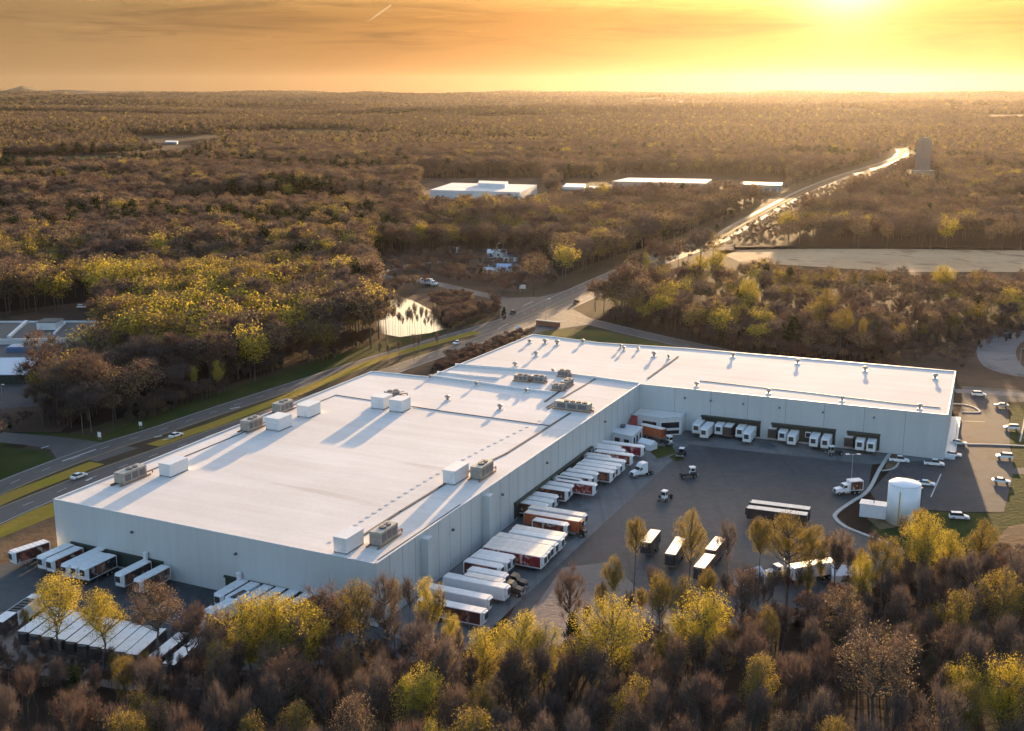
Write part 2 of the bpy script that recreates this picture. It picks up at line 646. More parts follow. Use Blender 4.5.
# highway: two carriageways
far_c = catmull([P(*q) for q in ((-120, 545), (0, 488), (98, 450), (158, 431), (220, 410), (300, 384), (370, 361), (440, 340), (480, 328.5), (519, 316), (561, 297), (610, 275), (650, 259), (690, 246))])
far_c += catmull([P(*q) for q in ((716, 238.0), (742, 222), (772, 206), (800, 191.5), (828, 180), (850, 172.5), (868, 167), (884, 162), (896, 156.5), (899, 151), (895, 147.5))])
near_c = catmull([P(*q) for q in ((-120, 574), (0, 516), (60, 491), (110, 471), (220, 432), (330, 393), (430, 357), (524, 324.5), (574, 303), (617, 283), (655, 265), (696, 250))])
near_c += catmull([P(*q) for q in ((721, 240.5), (748, 224.5), (777, 208.5), (806, 193), (834, 181.5), (857, 173.6), (876, 167.6), (891, 162.4), (903, 156.8), (906, 151), (902, 147.5))])
ribbon('verge', [(a + b) / 2 for a, b in zip(far_c, [min(near_c, key=lambda q: (q - p).length) for p in far_c])][:len(far_c)], 62.0, 0.02, M['verge'])
far_edge = catmull([P(*q) for q in ((-60, 455), (20, 440), (100, 443), (160, 423), (220, 401), (300, 375), (370, 352), (440, 331))])
ribbon('verge_lawn', shift(far_edge, -2), 12.0, 0.03, M['grass_green'])
ribbon('highway', far_c, [9.6 if p.y < 820 else 8.6 for p in far_c], 0.06, M['road'])
ribbon('highway', near_c, [9.6 if p.y < 820 else 8.6 for p in near_c], 0.06, M['road'])
med = MB()
o = ribbon('median_strip', catmull([P(*q) for q in ((-100, 549), (0, 501), (50, 481), (97, 463))]), 5.6, 0.05, M['median'])
o = ribbon('median_strip', catmull([P(*q) for q in ((153, 445.5), (186, 434), (220, 422.5), (300, 392), (372, 362), (440, 342), (478, 332))]), 5.2, 0.07, M['median'])
o = ribbon('median_strip', catmull([P(*q) for q in ((580, 292.5), (616, 276), (655, 260), (692, 247.5), (719, 239))]), 5.5, 0.05, M['median'])
ribbon('median_strip', catmull([P(*q) for q in ((718.5, 239.2), (745, 223.2), (774.5, 207.2), (803, 192.2), (831, 180.8), (853.5, 173), (872, 167.3), (887, 162.2), (899.5, 156.6), (902.5, 151), (898.5, 147.5))]), 9.0, 0.064, M['verge'])
for ln in (far_c, near_c):
    for d, w_, ds, mt in ((4.1, 0.22, None, 'yellow_paint' if ln is far_c else 'paint'), (-4.1, 0.22, None, 'paint' if ln is far_c else 'yellow_paint'), (0, 0.2, (3.5, 8), 'paint')):
        ribbon('lane_marking', shift(ln, d), w_, 0.068, M[mt], dash=ds)
# junction and side roads
sheet('road_junction', [(470, 333), (500, 321), (500, 298), (540, 297), (575, 288), (600, 281), (592, 297), (570, 308), (600, 323), (545, 331), (520, 338), (496, 346)], 0.055, M['road'])
side_n = catmull([P(*q) for q in ((522, 304), (500, 298.5), (467, 291), (442, 285), (411, 279), (380, 276), (340, 272))])
ribbon('side_road', side_n, 9.0, 0.062, M['road'])
drive_n = catmull([P(*q) for q in ((375, 274), (411, 265), (442, 262), (477, 260), (510, 263), (535, 272))])
ribbon('lane', drive_n, 5.0, 0.05, M['road'])
side_s = catmull([P(*q) for q in ((545, 311), (565, 316), (595, 323), (640, 334), (689, 345), (760, 360))])
ribbon('side_road', side_s, 11.0, 0.062, M['road'])
for d in (4.9, -4.9):
    ribbon('lane_marking', shift(side_s, d), 0.2, 0.072, M['paint'])
side_w = catmull([P(*q) for q in ((-60, 431), (0, 437), (50, 442), (90, 449), (118, 455))])
ribbon('side_road', side_w, [9.0 + 7 * (i / (len(side_w) - 1)) ** 2 for i in range(len(side_w))], 0.062, M['road'])
sheet('side_road', [(45, 440), (112, 445), (120, 452), (62, 466), (52, 452)], 0.058, M['road'])
ribbon('stop_line', [P(62, 461.5), P(96, 449.5)], 0.6, 0.075, M['paint'])
ribbon('stop_line', [P(41, 448.5), P(49, 446)], 0.6, 0.075, M['paint'])
for q in ((154, 437.5, 162, 436), (163, 440, 171, 438.6), (230, 409, 240, 407), (86, 481, 92, 478)):
    ribbon('lane_arrow', [P(q[0], q[1]), P(q[2], q[3])], 0.8, 0.076, M['paint'])
for q in ((498, 329, 508, 324), (508, 333, 516, 329.6), (523, 306, 533, 301.5), (548, 322, 566, 321)):
    ribbon('lane_marking', [P(q[0], q[1]), P(q[2], q[3])], 0.5, 0.076, M['paint'])

# building surroundings
sheet('dry_verge', [(-40, 560), (0, 520), (52, 500), (372, 372), (429, 378), (533, 336), (690, 349), (640, 330), (560, 333), (500, 345), (430, 360), (330, 397), (220, 436), (110, 476), (0, 522), (-60, 550)], 0.025, M['scrub'])
sheet('dirt', [(-60, 545), (0, 527), (58, 506), (62, 565), (20, 580), (-60, 590)], 0.03, M['dirt'])
sheet('verge_lawn', [(-60, 541), (0, 522), (54, 502), (54, 516), (0, 538), (-60, 560)], 0.04, M['median'])
sheet('verge_lawn', [(520, 336), (545, 329), (600, 330), (690, 350), (600, 342), (530, 341)], 0.045, M['grass'])
sheet('asphalt_yard', [(0, 565), (58, 552), (378, 628), (430, 640), (420, 662), (300, 668), (200, 690), (100, 680), (0, 645), (-60, 640), (-60, 580)], 0.035, M['asphalt'])
sheet('gravel_lot', [(-60, 612), (20, 612), (160, 640), (210, 655), (200, 690), (120, 690), (0, 668), (-60, 655)], 0.045, M['gravel'])
sheet('asphalt_yard', [(689.4, 444.5), (872, 464.5), (868, 490), (846, 505), (836, 516), (852, 530), (905, 550), (890, 580), (800, 622), (720, 635), (640, 658), (540, 668), (490, 655), (516, 604.5)], 0.035, M['asphalt'])
sheet('concrete_apron', [(378, 628), (638.9, 424.8), (700, 432), (944, 460), (898, 462), (872, 464.5), (689.4, 444.5), (516, 604.5), (470, 650), (420, 650)], 0.04, M['concrete'])
sheet('gravel_lot', [(562, 568), (610, 562), (660, 610), (640, 655), (560, 665), (520, 640), (540, 600)], 0.05, M['gravel'])
sheet('parking_lot', [(898, 462), (944, 460), (962, 405), (962, 386), (1060, 393), (1060, 402), (1008, 402), (1010, 446), (1014, 470), (1004, 512), (960, 512), (880, 507), (870, 492)], 0.03, M['lot'])
sheet('road', [(1008, 468), (1060, 468), (1060, 474), (1008, 474)], 0.036, M['lot'])
sheet('lawn', [(1012, 446), (1080, 450), (1080, 560), (900, 545), (870, 530), (880, 508), (960, 513), (1004, 513), (1014, 471)], 0.028, M['grass_green'])
sheet('lawn', [(1010, 405), (1030, 405), (1028, 444), (1010, 444)], 0.029, M['grass_green'])
sheet('dirt', [(990, 545), (1010, 526), (1080, 515), (1080, 560), (1000, 560)], 0.04, M['dirt'])
sheet('mulch_bed', [(893, 449), (904, 449), (899, 468), (884, 470)], 0.06, M['dirt'])
sheet('lawn', [(654, 446), (672, 446), (676, 453), (658, 459), (650, 452)], 0.06, M['grass_green'])
sheet('lawn', [(669, 457), (682, 451), (684, 459), (676, 462)], 0.06, M['grass_green'])
sheet('field', [(880, 352), (960, 345), (990, 333), (1080, 325), (1080, 392), (960, 388), (955, 372), (900, 366)], 0.02, M['scrub'])
ribbon('road', catmull([P(*q) for q in ((955, 391), (985, 392.5), (1024, 395), (1080, 398))]), 6.0, 0.05, M['concrete'])
ribbon('road', catmull([P(*q) for q in ((1075, 336), (1035, 334), (1008, 338), (997, 348), (999, 361), (1015, 371), (1075, 379))]), 15.0, 0.05, M['concrete'])
sheet('field', [(715, 250.5), (800, 249), (900, 249), (1080, 251), (1080, 272), (900, 272), (740, 262)], 0.02, M['field'])
ribbon('road', catmull([P(*q) for q in ((705, 249), (760, 246.6), (850, 246.2), (950, 247), (1080, 249))]), 7.0, 0.05, M['gravel'])
sheet('scrub_land', [(372, 305), (372, 256), (470, 251), (548, 257), (565, 288), (520, 298), (500, 318), (450, 333), (380, 345)], 0.015, M['scrub'])
for q in ([(120, 140), (225, 139), (222, 145), (140, 147)], [(0, 158), (110, 155), (200, 150), (200, 155), (110, 163), (0, 167)],
          [(150, 203), (300, 201), (380, 203), (380, 208), (250, 210), (150, 208)], [(400, 178), (590, 178), (600, 190), (420, 198)]):
    sheet('field', q, 0.03, M['field_green'] if q[0][1] < 170 else M['scrub'])
sheet('clearing', [(-60, 318), (0, 312), (100, 300), (112, 330), (120, 385), (60, 432), (-60, 432)], 0.015, M['scrub'])
sheet('lawn', [(-60, 448), (0, 446), (48, 452), (56, 462), (0, 484), (-60, 505)], 0.045, M['grass_green'])

# pond
M['water'] = mat('water', (0.02, 0.024, 0.02), 0.14, var=0.0, spec=0.3)
sheet('pond', [(376, 333), (379, 308), (390, 296), (412, 300), (438, 314), (452, 327), (430, 333), (400, 337)], 0.05, M['water'])
# ------------------------------------------------------------------ the warehouse
ZR = 13.6


def mat_panel(name, c, w=0.10):
    """painted concrete panels: faint streaks down the wall"""
    m = bpy.data.materials.new(name)
    m.use_nodes = True
    t = NT(m.node_tree)
    b = m.node_tree.nodes['Principled BSDF']
    pos = t.n('ShaderNodeNewGeometry').outputs['Position']
    mp = t.n('ShaderNodeMapping')
    mp.inputs['Scale'].default_value = (0.8, 0.8, 0.05)
    t.l(pos, mp.inputs[0])
    n1 = t.noise(mp.outputs[0], 1.0, 4.0, 0.6)
    n2 = t.noise(pos, 0.05, 3.0, 0.5)
    k = t.math('ADD', t.math('MULTIPLY', n1, 0.5), t.math('MULTIPLY', n2, 0.5))
    k = t.ss(k, 0.35, 0.65)
    t.l(t.mix(k, tuple(v * (1 - w) for v in c), tuple(min(1, v * (1 + w)) for v in c)), b.inputs['Base Color'])
    b.inputs['Roughness'].default_value = 0.75
    return m


def mat_roof(name, c):
    """roof membrane: broad dirt, water marks and sheet seams"""
    m = bpy.data.materials.new(name)
    m.use_nodes = True
    t = NT(m.node_tree)
    b = m.node_tree.nodes['Principled BSDF']
    pos = t.n('ShaderNodeNewGeometry').outputs['Position']
    mp = t.n('ShaderNodeMapping')
    mp.inputs['Rotation'].default_value = (0, 0, R(25))
    t.l(pos, mp.inputs[0])
    mp2 = t.n('ShaderNodeMapping')
    mp2.inputs['Scale'].default_value = (0.02, 0.25, 1)
    t.l(mp.outputs[0], mp2.inputs[0])
    n1 = t.ss(t.noise(mp2.outputs[0], 1.0, 5.0, 0.65), 0.3, 0.75)
    n2 = t.ss(t.noise(pos, 0.035, 5.0, 0.6), 0.35, 0.7)
    n3 = t.ss(t.noise(pos, 0.9, 3.0, 0.6), 0.35, 0.75)
    br = t.n('ShaderNodeTexBrick')
    br.inputs['Scale'].default_value = 1.0
    br.inputs['Mortar Size'].default_value = 0.035
    br.inputs['Mortar Smooth'].default_value = 0.6
    br.inputs['Brick Width'].default_value = 30.0
    br.inputs['Row Height'].default_value = 3.05
    t.l(mp.outputs[0], br.inputs['Vector'])
    k = t.math('ADD', t.math('ADD', t.math('MULTIPLY', n1, 0.4), t.math('MULTIPLY', n2, 0.4)), t.math('MULTIPLY', n3, 0.2))
    cc = t.mix(k, tuple(v * q for v, q in zip(c, (0.82, 0.79, 0.76))), tuple(min(1, v * 1.05) for v in c))
    cc = t.mix(t.math('MULTIPLY', br.outputs['Fac'], 0.32), cc, (0.42, 0.41, 0.40))
    mp3 = t.n('ShaderNodeMapping')
    mp3.inputs['Scale'].default_value = (0.012, 0.11, 1)
    t.l(mp.outputs[0], mp3.inputs[0])
    st = t.ss(t.noise(mp3.outputs[0], 1.0, 6.0, 0.6, 0.8), 0.60, 0.74)
    cc = t.mix(t.math('MULTIPLY', st, 0.36), cc, (0.40, 0.31, 0.25))
    t.l(cc, b.inputs['Base Color'])
    b.inputs['Roughness'].default_value = 0.95
    b.inputs['Specular IOR Level'].default_value = 0.12
    return m


M['panel'] = mat_panel('painted_panel', (0.55, 0.575, 0.575), 0.045)
M['panel_white'] = mat_panel('white_panel', (0.68, 0.69, 0.70), 0.06)
M['roof'] = mat_roof('roof_membrane', (0.80, 0.765, 0.735))
M['joint'] = mat('panel_joint', (0.16, 0.17, 0.18), 0.9)
M['dark_joint'] = mat('roof_joint', (0.10, 0.095, 0.09), 0.9)
M['coping'] = mat('metal_coping', (0.62, 0.65, 0.68), 0.5)
M['black'] = mat('black_rubber', (0.02, 0.02, 0.022), 0.8)
M['dock'] = mat('dock_green', (0.045, 0.055, 0.045), 0.85)
M['door_white'] = mat('door_white', (0.55, 0.56, 0.57), 0.6)
M['lamp_case'] = mat('lamp_case', (0.12, 0.12, 0.13), 0.5)
M['red'] = mat('red_cladding', (0.34, 0.035, 0.04), 0.55)
M['glass'] = mat('dark_glass', (0.02, 0.025, 0.03), 0.08, var=0)
M['orange'] = mat('orange_paint', (0.50, 0.16, 0.04), 0.55, var=0.25, scale=0.7)

FL, FB, NO, NL = P(53, 499, ZR), P(372, 371, ZR), P(429, 376.5, ZR), P(533, 334, ZR)
WL, WR, WN, IN_, CN = P(686, 348, ZR), P(956, 371, ZR), P(948, 415, ZR), P(640, 384, ZR), P(376, 564, ZR)
NF = P(600, 342.5, ZR)
foot = [FL, FB, NO, NL, NF, WL, WR, WN, IN_, CN]
BA, BB = 25.1, 114.5
av, bv = azv(BA), azv(BB)
wh = empty('warehouse', (FL + WN) / 2 * 1.0)
wh.location.z = 0
tag(wh, 'vast low grey warehouse with white flat roof and a wing round the truck yard', 'warehouse')
O0 = Vector(wh.location)
rel = lambda p: (p[0] - O0.x, p[1] - O0.y)
rb = MB()
rb.flat([rel(p) for p in foot], ZR - 0.35, 0)


def wall(name, a, b, pitch_, m=None, joints=True, z1=ZR, z0=0.0):
    """one wall run from a to b (outside on the right of a->b), with panel joints and coping"""
    a, b = Vector((a[0], a[1], 0)), Vector((b[0], b[1], 0))
    d = (b - a)
    L = d.length
    d.normalize()
    n = Vector((d.y, -d.x, 0))
    mb = MB()

    def slab(s0, s1, t0, t1, q0, q1, mi):
        pts = []
        for z in (q0, q1):
            for s_, t_ in ((s0, t0), (s1, t0), (s1, t1), (s0, t1)):
                p = a + d * s_ + n * t_
                pts.append((p.x - O0.x, p.y - O0.y, z))
        mb.add(pts, [(0, 1, 2, 3), (7, 6, 5, 4), (4, 5, 1, 0), (5, 6, 2, 1), (6, 7, 3, 2), (7, 4, 0, 3)], mi)
    slab(0, L, 0, -0.3, z0, z1 - 0.05, 0)
    slab(0, L, 0.04, -0.34, z1 - 0.05, z1 + 0.05, 2)
    if joints:
        k = max(1, round(L / pitch_))
        for i in range(1, k):
            s_ = L * i / k
            slab(s_ - 0.05, s_ + 0.05, 0.012, 0.0, z0, z1 - 0.06, 1)
    return mb.build(name, [m or M['panel'], M['joint'], M['coping']], wh)


# outside lies right of a->b when walking the outline anticlockwise seen from above
wall('front_wall', FL, CN, 9.1, joints=False)
wall('long_wall', CN, IN_, 5.2)
wall('wing_wall', IN_, WN, 12.0)
wall('end_wall', WN, WR, 9.0)
wall('rear_wall', WR, WL, 9.0)
wall('rear_wall', WL, NF, 9.0)
wall('rear_wall', NF, NL, 9.0)
wall('side_wall', NL, NO, 9.0)
wall('rear_wall', NO, FB, 9.0)
wall('side_wall', FB, FL, 9.0)


def roof_strip(name, pts, w_, h_, m, z=ZR - 0.35, mats=None):
    """a low curb or expansion joint lying on the roof"""
    line = [P(x, y, z) for x, y in pts]
    mb = MB()
    for p, q in zip(line, line[1:]):
        d = q - p
        L = d.length
        c = (p + q) / 2
        mb.box((c.x - O0.x, c.y - O0.y, z + h_ / 2 - 0.01), (w_, L + w_, h_), 0, rz=-math.atan2(d.x, d.y))
    return mb.build(name, m, wh)


roof_strip('expansion_joint', [(355, 541), (400, 512), (455, 478), (506, 454), (570, 413.5)], 0.55, 0.22, M['dark_joint'])
roof_strip('expansion_joint', [(547, 407.5), (595, 379.2)], 0.55, 0.2, M['dark_joint'])
roof_strip('expansion_joint', [(112, 486), (200, 450.5), (262, 425)], 0.35, 0.16, M['dark_joint'])
roof_strip('expansion_joint', [(318, 402.5), (336, 395.2), (373, 400.8)], 0.35, 0.16, M['dark_joint'])
roof_strip('expansion_joint', [(408, 406), (440, 411), (550, 426)], 0.4, 0.2, M['dark_joint'])
roof_strip('expansion_joint', [(648, 378.5), (678, 357)], 0.5, 0.3, M['dark_joint'])
roof_strip('roof_step', [(431, 377), (478, 383.5), (520, 390), (552, 393.5)], 0.5, 0.75, M['coping'])
roof_strip('roof_step', [(438, 372.8), (470, 376.5), (499, 379)], 0.5, 0.6, M['coping'])
roof_strip('roof_step', [(456, 365.5), (500, 369), (560, 374), (595, 378.5), (638, 384.5)], 0.5, 0.75, M['coping'])
roof_strip('roof_pipe', [(700, 381), (800, 392), (900, 404), (940, 408)], 0.12, 0.25, M['lamp_case'])
roof_strip('roof_pipe', [(548, 409), (565, 400)], 0.5, 0.3, M['dark_joint'])
roof_strip('roof_pipe', [(545, 402), (560, 391.5)], 0.5, 0.3, M['dark_joint'])
roof_strip('roof_pipe', [(378, 560), (420, 532), (460, 505)], 0.2, 0.15, M['dark_joint'])
# pads on the membrane, a walkway of small blocks
wk = rb
for i in range(34):
    t = i / 33
    p = P(330 + (540 - 330) * t, 542 - (542 - 421) * t - 6 * math.sin(t * 3.1), ZR - 0.35)
    wk.box((p.x - O0.x, p.y - O0.y, ZR - 0.3), (0.8, 0.8, 0.1), 1, rz=-R(BA))
rb.build('roof', [M['roof'], mat('walkway_pad', (0.58, 0.55, 0.53), 0.9)], wh)

# piers on the long wall
for q in ((427, 537), (492, 495)):
    t = P(q[0], q[1], 12.6)
    mb = MB()
    # snap to the wall line
    d = (IN_ - CN).normalized()
    n = Vector((d.y, -d.x, 0))
    s_ = (t - CN).dot(d)
    c = CN + d * s_ + n * 0.9
    mb.box((c.x - O0.x, c.y - O0.y, 6.3), (1.8, 2.2, 12.6), 0, rz=-R(BA), bev=0.06)
    mb.build('wall_pier', M['panel'], wh)
# wall lamps and small vents
dL, dW = (IN_ - CN), (WN - IN_)
nL, nW = Vector((dL.y, -dL.x, 0)).normalized(), Vector((dW.y, -dW.x, 0)).normalized()
dF = CN - FL
nF = Vector((dF.y, -dF.x, 0)).normalized()
for base, dv, nv, ts, z_ in ((CN, dL, nL, (0.2, 0.36, 0.53, 0.8), 9.5), (IN_, dW, nW, (0.16, 0.25, 0.36, 0.48, 0.62, 0.78), 10.6), (FL, dF, nF, (0.27, 0.6), 9.6)):
    for t in ts:
        p = base + dv * t + nv * 0.25
        mb = MB()
        mb.box((p.x - O0.x, p.y - O0.y, z_), (0.7, 0.5, 0.5), 0, rz=-math.atan2(dv.x, dv.y), bev=0.06)
        mb.build('wall_lamp', M['lamp_case'], wh)
# small white pipes low on the front wall
for q in ((138, 561), (237, 579)):
    p = P(q[0], q[1], 4.5)
    t = (p - FL).dot(dF) / dF.length_squared
    c = FL + dF * t + nF * 0.7
    mb = MB()
    mb.tube((c.x - O0.x, c.y - O0.y, 3.6), (c.x - O0.x, c.y - O0.y, 5.6), 0.55, 0.55, 12)
    mb.tube((c.x - O0.x, c.y - O0.y, 5.6), (c.x - O0.x, c.y - O0.y, 5.9), 0.7, 0.15, 12)
    mb.build('exhaust_hood', M['panel_white'], wh, smooth=False)

# dock bands: dark canopies with doors below
def dock_band(base, dv, t0, t1, z1, depth, nv, name):
    a, b = base + dv * t0, base + dv * t1
    L = (b - a).length
    d = dv.normalized()
    c = (a + b) / 2
    rz = -math.atan2(d.x, d.y)
    mb = MB()
    k = c + nv * depth / 2
    mb.box((k.x - O0.x, k.y - O0.y, z1 + 0.2), (depth, L, 0.4), 0, rz=rz)
    k = c + nv * 0.06
    mb.box((k.x - O0.x, k.y - O0.y, z1 / 2 + 0.25), (0.1, L - 0.2, z1 - 0.6), 0, rz=rz)
    mb.build(name, M['dock'], wh)


def dock_door(p, d, nv):
    rz = -math.atan2(d.x, d.y)
    k = p + nv * 0.16
    mb = MB()
    mb.box((k.x - O0.x, k.y - O0.y, 2.6), (0.08, 2.6, 2.8), 0, rz=rz)
    dd = mb.build('dock_door', M['door_white'], wh)
    k = p + nv * 0.3
    sb = MB()
    for s_ in (-1.5, 1.5):
        q = k + d * s_
        sb.box((q.x - O0.x, q.y - O0.y, 2.7), (0.5, 0.4, 3.4), 0, rz=rz)
    sb.box((k.x - O0.x, k.y - O0.y, 4.5), (0.5, 3.4, 0.4), 0, rz=rz)
    sb.build('dock_seal', M['black'], dd)


def tw(px_, py_, z, base, dv):
    return (P(px_, py_, z) - base).dot(dv) / dv.length_squared


for a, b in (((700, 416.5), (761, 421.5)), ((771, 423.5), (836, 430)), ((846.5, 432), (880, 436))):
    dock_band(IN_, dW, tw(*a, 5.6, IN_, dW), tw(*b, 5.6, IN_, dW), 5.3, 1.3, nW, 'dock_canopy')
dock_band(CN, dL, tw(536, 508, 4.6, CN, dL), tw(604, 449, 4.6, CN, dL), 4.6, 0.8, nL, 'dock_canopy')
dock_band(FL, dF, tw(58, 545, 4.6, FL, dF), tw(150, 566, 4.6, FL, dF), 3.7, 0.5, nF, 'dock_canopy')
dock_band(FL, dF, tw(215, 578, 4.6, FL, dF), tw(330, 602, 4.6, FL, dF), 3.7, 0.5, nF, 'dock_canopy')
# pale lean-to walk along the end wall
dE = WR - WN
nE = Vector((dE.y, -dE.x, 0)).normalized()
mb = MB()
c = WN + dE * 0.42 + nE * 1.5
mb.box((c.x - O0.x, c.y - O0.y, 0.3), (2.9, dE.length * 0.8, 0.6), 0, rz=-math.atan2(dE.x, dE.y))
mb.build('end_walk', M['coping'], wh)

# ------------------------------------------------------------------ offices in the inner corner
# frame: e1 along the wing wall, e2 out of it
e1, e2 = dW.normalized(), nW
rzW = -math.atan2(e1.x, e1.y)
off = empty('office_annex', IN_ + e1 * 8 + e2 * 6)
off.location.z = 0
tag(off, 'white office annex with dark ribbon windows and a red sloping wall in the inner corner', 'office')
OO = Vector(off.location)


def uv(s, t):
    p = IN_ + e1 * s + e2 * t
    return (p.x - OO.x, p.y - OO.y)


mb = MB()
A1, A2, A3, A4, A5 = uv(0.3, 0.2), uv(15.2, 0.2), uv(15.4, 5.5), uv(9.5, 9.4), uv(0.3, 8.2)
mb.prism([A1, A2, A3, A4, A5], 0, 5.6, 0)
mb.build('wall', M['panel_white'], off)
mb = MB()
mb.flat([A1, A2, A3, A4, A5], 5.64, 0)
mb.build('roof', M['roof'], off)
mb = MB()
for p, q in ((A2, A3), (A3, A4), (A4, A5)):
    p, q = Vector((*p, 0)), Vector((*q, 0))
    d = q - p
    mb.box(((p.x + q.x) / 2, (p.y + q.y) / 2, 5.75), (0.3, d.length + .3, 0.5), 0, rz=-math.atan2(d.x, d.y))
mb.build('parapet', M['coping'], off)


def strip_window(p, q, t0, t1, z0, z1, parent, out, name='window'):
    p, q = Vector((*p, 0)), Vector((*q, 0))
    d = q - p
    a, b = p + d * t0, p + d * t1
    n = Vector((d.y, -d.x, 0)).normalized() * out
    c = (a + b) / 2 + n * 0.03
    mb = MB()
    mb.box((c.x, c.y, (z0 + z1) / 2), (0.12, (b - a).length, z1 - z0), 0, rz=-math.atan2(d.x, d.y))
    return mb.build(name, M['glass'], parent)


strip_window(A4, A5, 0.12, 0.62, 2.4, 4.2, off, -1)
strip_window(A3, A4, 0.10, 0.92, 2.4, 4.2, off, -1)
strip_window(A3, A4, 0.10, 0.92, 0.4, 1.6, off, -1)
mb = MB()
pA, pB, pC = uv(0.3, 8.25), uv(0.3, 17), uv(2.0, 8.25)
mb.add([(*pA, 0.05), (*pB, 0.05), (*pA, 5.4), (*pC, 0.05), (uv(2.0, 17)[0], uv(2.0, 17)[1], 0.05), (*pC, 5.4)],
       [(0, 1, 2), (5, 4, 3), (1, 4, 5, 2), (2, 5, 3, 0), (0, 3, 4, 1)], 0)
mb.build('sloping_wall', M['red'], off)
for q in ((658, 407), (672, 408.5)):
    p = P(q[0], q[1], 5.7)
    mb = MB()
    mb.box((p.x - OO.x, p.y - OO.y, 6.15), (1.7, 1.5, 1.0), 0, rz=rzW, bev=0.08)
    mb.tube((p.x - OO.x, p.y - OO.y, 6.6), (p.x - OO.x, p.y - OO.y, 6.8), 0.5, 0.5, 12)
    mb.build('air_conditioner', M['lamp_case'], off)
# smaller guard office against the long wall
Q = [P(608, 431.5, 4.2), P(619, 424, 4.2), P(642.5, 427.5, 4.2), P(632, 436.5, 4.2)]
go = empty('dock_office', sum(Q, Vector()) / 4)
go.location.z = 0
tag(go, 'small white flat-roofed office with three narrow windows beside the long wall', 'office')
G0 = Vector(go.location)
qq = [(p.x - G0.x, p.y - G0.y) for p in Q]
mb = MB()
mb.prism(qq, 0, 4.15, 0)
mb.build('wall', M['panel_white'], go)
mb = MB()
big = [(x * 1.05, y * 1.05) for x, y in qq]
mb.prism(big, 4.16, 4.4, 0, bottom=True)
mb.build('roof', M['coping'], go)
p_, q_ = qq[2], qq[3]
for t0, t1 in ((0.15, 0.27), (0.45, 0.57), (0.72, 0.84)):
    strip_window(p_, q_, t0, t1, 1.2, 3.2, go, -1 if Vector((q_[1] - p_[1], p_[0] - q_[0])).dot(Vector(p_)) < 0 else 1)
p_, q_ = qq[3], qq[0]
for t0, t1 in ((0.12, 0.32), (0.5, 0.7)):
    strip_window(p_, q_, t0, t1, 1.4, 2.9, go, -1 if Vector((q_[1] - p_[1], p_[0] - q_[0])).dot(Vector(p_)) < 0 else 1)
p = P(623, 427.5, 4.4)
mb = MB()
mb.box((p.x - G0.x, p.y - G0.y, 4.9), (1.6, 1.3, 1.0), 0, rz=rzW, bev=0.08)
mb.build('air_conditioner', M['lamp_case'], go)

# ------------------------------------------------------------------ roof plant
M['unit'] = mat('galvanised_casing', (0.33, 0.32, 0.29), 0.5, 0.3, var=0.2, scale=1.2)
M['shed'] = mat('white_casing', (0.66, 0.68, 0.70), 0.5, var=0.05)
M['wood'] = mat('timber_skid', (0.30, 0.17, 0.09), 0.85, var=0.25)
M['rust'] = mat('rusty_pipe', (0.28, 0.13, 0.07), 0.7, 0.3, var=0.3)
ZP = ZR - 0.35


def plant_shed(q, az, dims, label):
    p = P(q[0], q[1], ZP)
    r = empty('plant_shed', p, -R(az))
    tag(r, label, 'plant room', 'white plant sheds on the warehouse roof')
    w_, l_, h_ = dims
    MB().box((0, 0, h_ / 2 + 0.25), (w_, l_, h_), 0, bev=0.05).build('casing', M['shed'], r)
    MB().box((0, 0, h_ + 0.3), (w_ + 0.2, l_ + 0.2, 0.1), 0).build('roof', M['shed'], r)
    MB().box((w_ * .2, -l_ / 2 - 0.03, h_ * .45 + 0.2), (0.9, 0.06, h_ * .75), 0).build('door', M['coping'], r)
    mb = MB()
    for s in (-1, 1):
        mb.box((s * (w_ / 2 - 0.2), 0, 0.125), (0.25, l_, 0.25), 0)
    mb.build('skid', M['black'], r)


def cooling_unit(q, az, dims, label, nf=2, ext=1.0):
    p = P(q[0], q[1], ZP)
    r = empty('cooling_unit', p, -R(az))
    tag(r, label, 'cooling unit', 'cooling units on the warehouse roof')
    w_, l_, h_ = dims
    MB().box((0, 0, h_ / 2 + 0.35), (w_, l_, h_), 0, bev=0.06).build('casing', M['unit'], r)
    for i in range(nf):
        y = (i - (nf - 1) / 2) * min(1.9, l_ / nf)
        f = MB().tube((0, y + l_ * .08, h_ + 0.3), (0, y + l_ * .08, h_ + 0.65), min(0.8, l_ / nf * .42), None, 14).build('fan_shroud', M['lamp_case'], r)
        MB().tube((0, y + l_ * .08, h_ + 0.655), (0, y + l_ * .08, h_ + 0.70), 0.2, None, 8).build('fan_motor', M['black'], f)
    for s in (-1, 1):
        mb = MB()
        for k in range(3):
            mb.box((s * (w_ / 2 + 0.02), (k - 1) * l_ * .3, h_ * .55 + .2), (0.06, l_ * .24, h_ * .6), 0)
        mb.build('louvre', M['lamp_case'], r)
    mb = MB()
    for s in (-1, 1):
        mb.box((s * (w_ / 2), 0, 0.17), (0.3, l_ + 2.4 * ext, 0.34), 0)
    mb.build('skid', M['wood'], r)
    mb = MB()
    mb.tube((w_ * .3, l_ / 2, 0.8), (w_ * .3, l_ / 2 + 2.5 * ext, 0.8), 0.16, None, 8)
    mb.tube((w_ * .3, l_ / 2 + 2.5 * ext, 0.8), (w_ * .3, l_ / 2 + 2.5 * ext, 0.1), 0.16, None, 8)
    mb.tube((-w_ * .2, l_ / 2, 1.2), (-w_ * .2, l_ / 2 + 1.8 * ext, 1.2), 0.12, None, 8)
    mb.build('pipework', M['rust'], r)


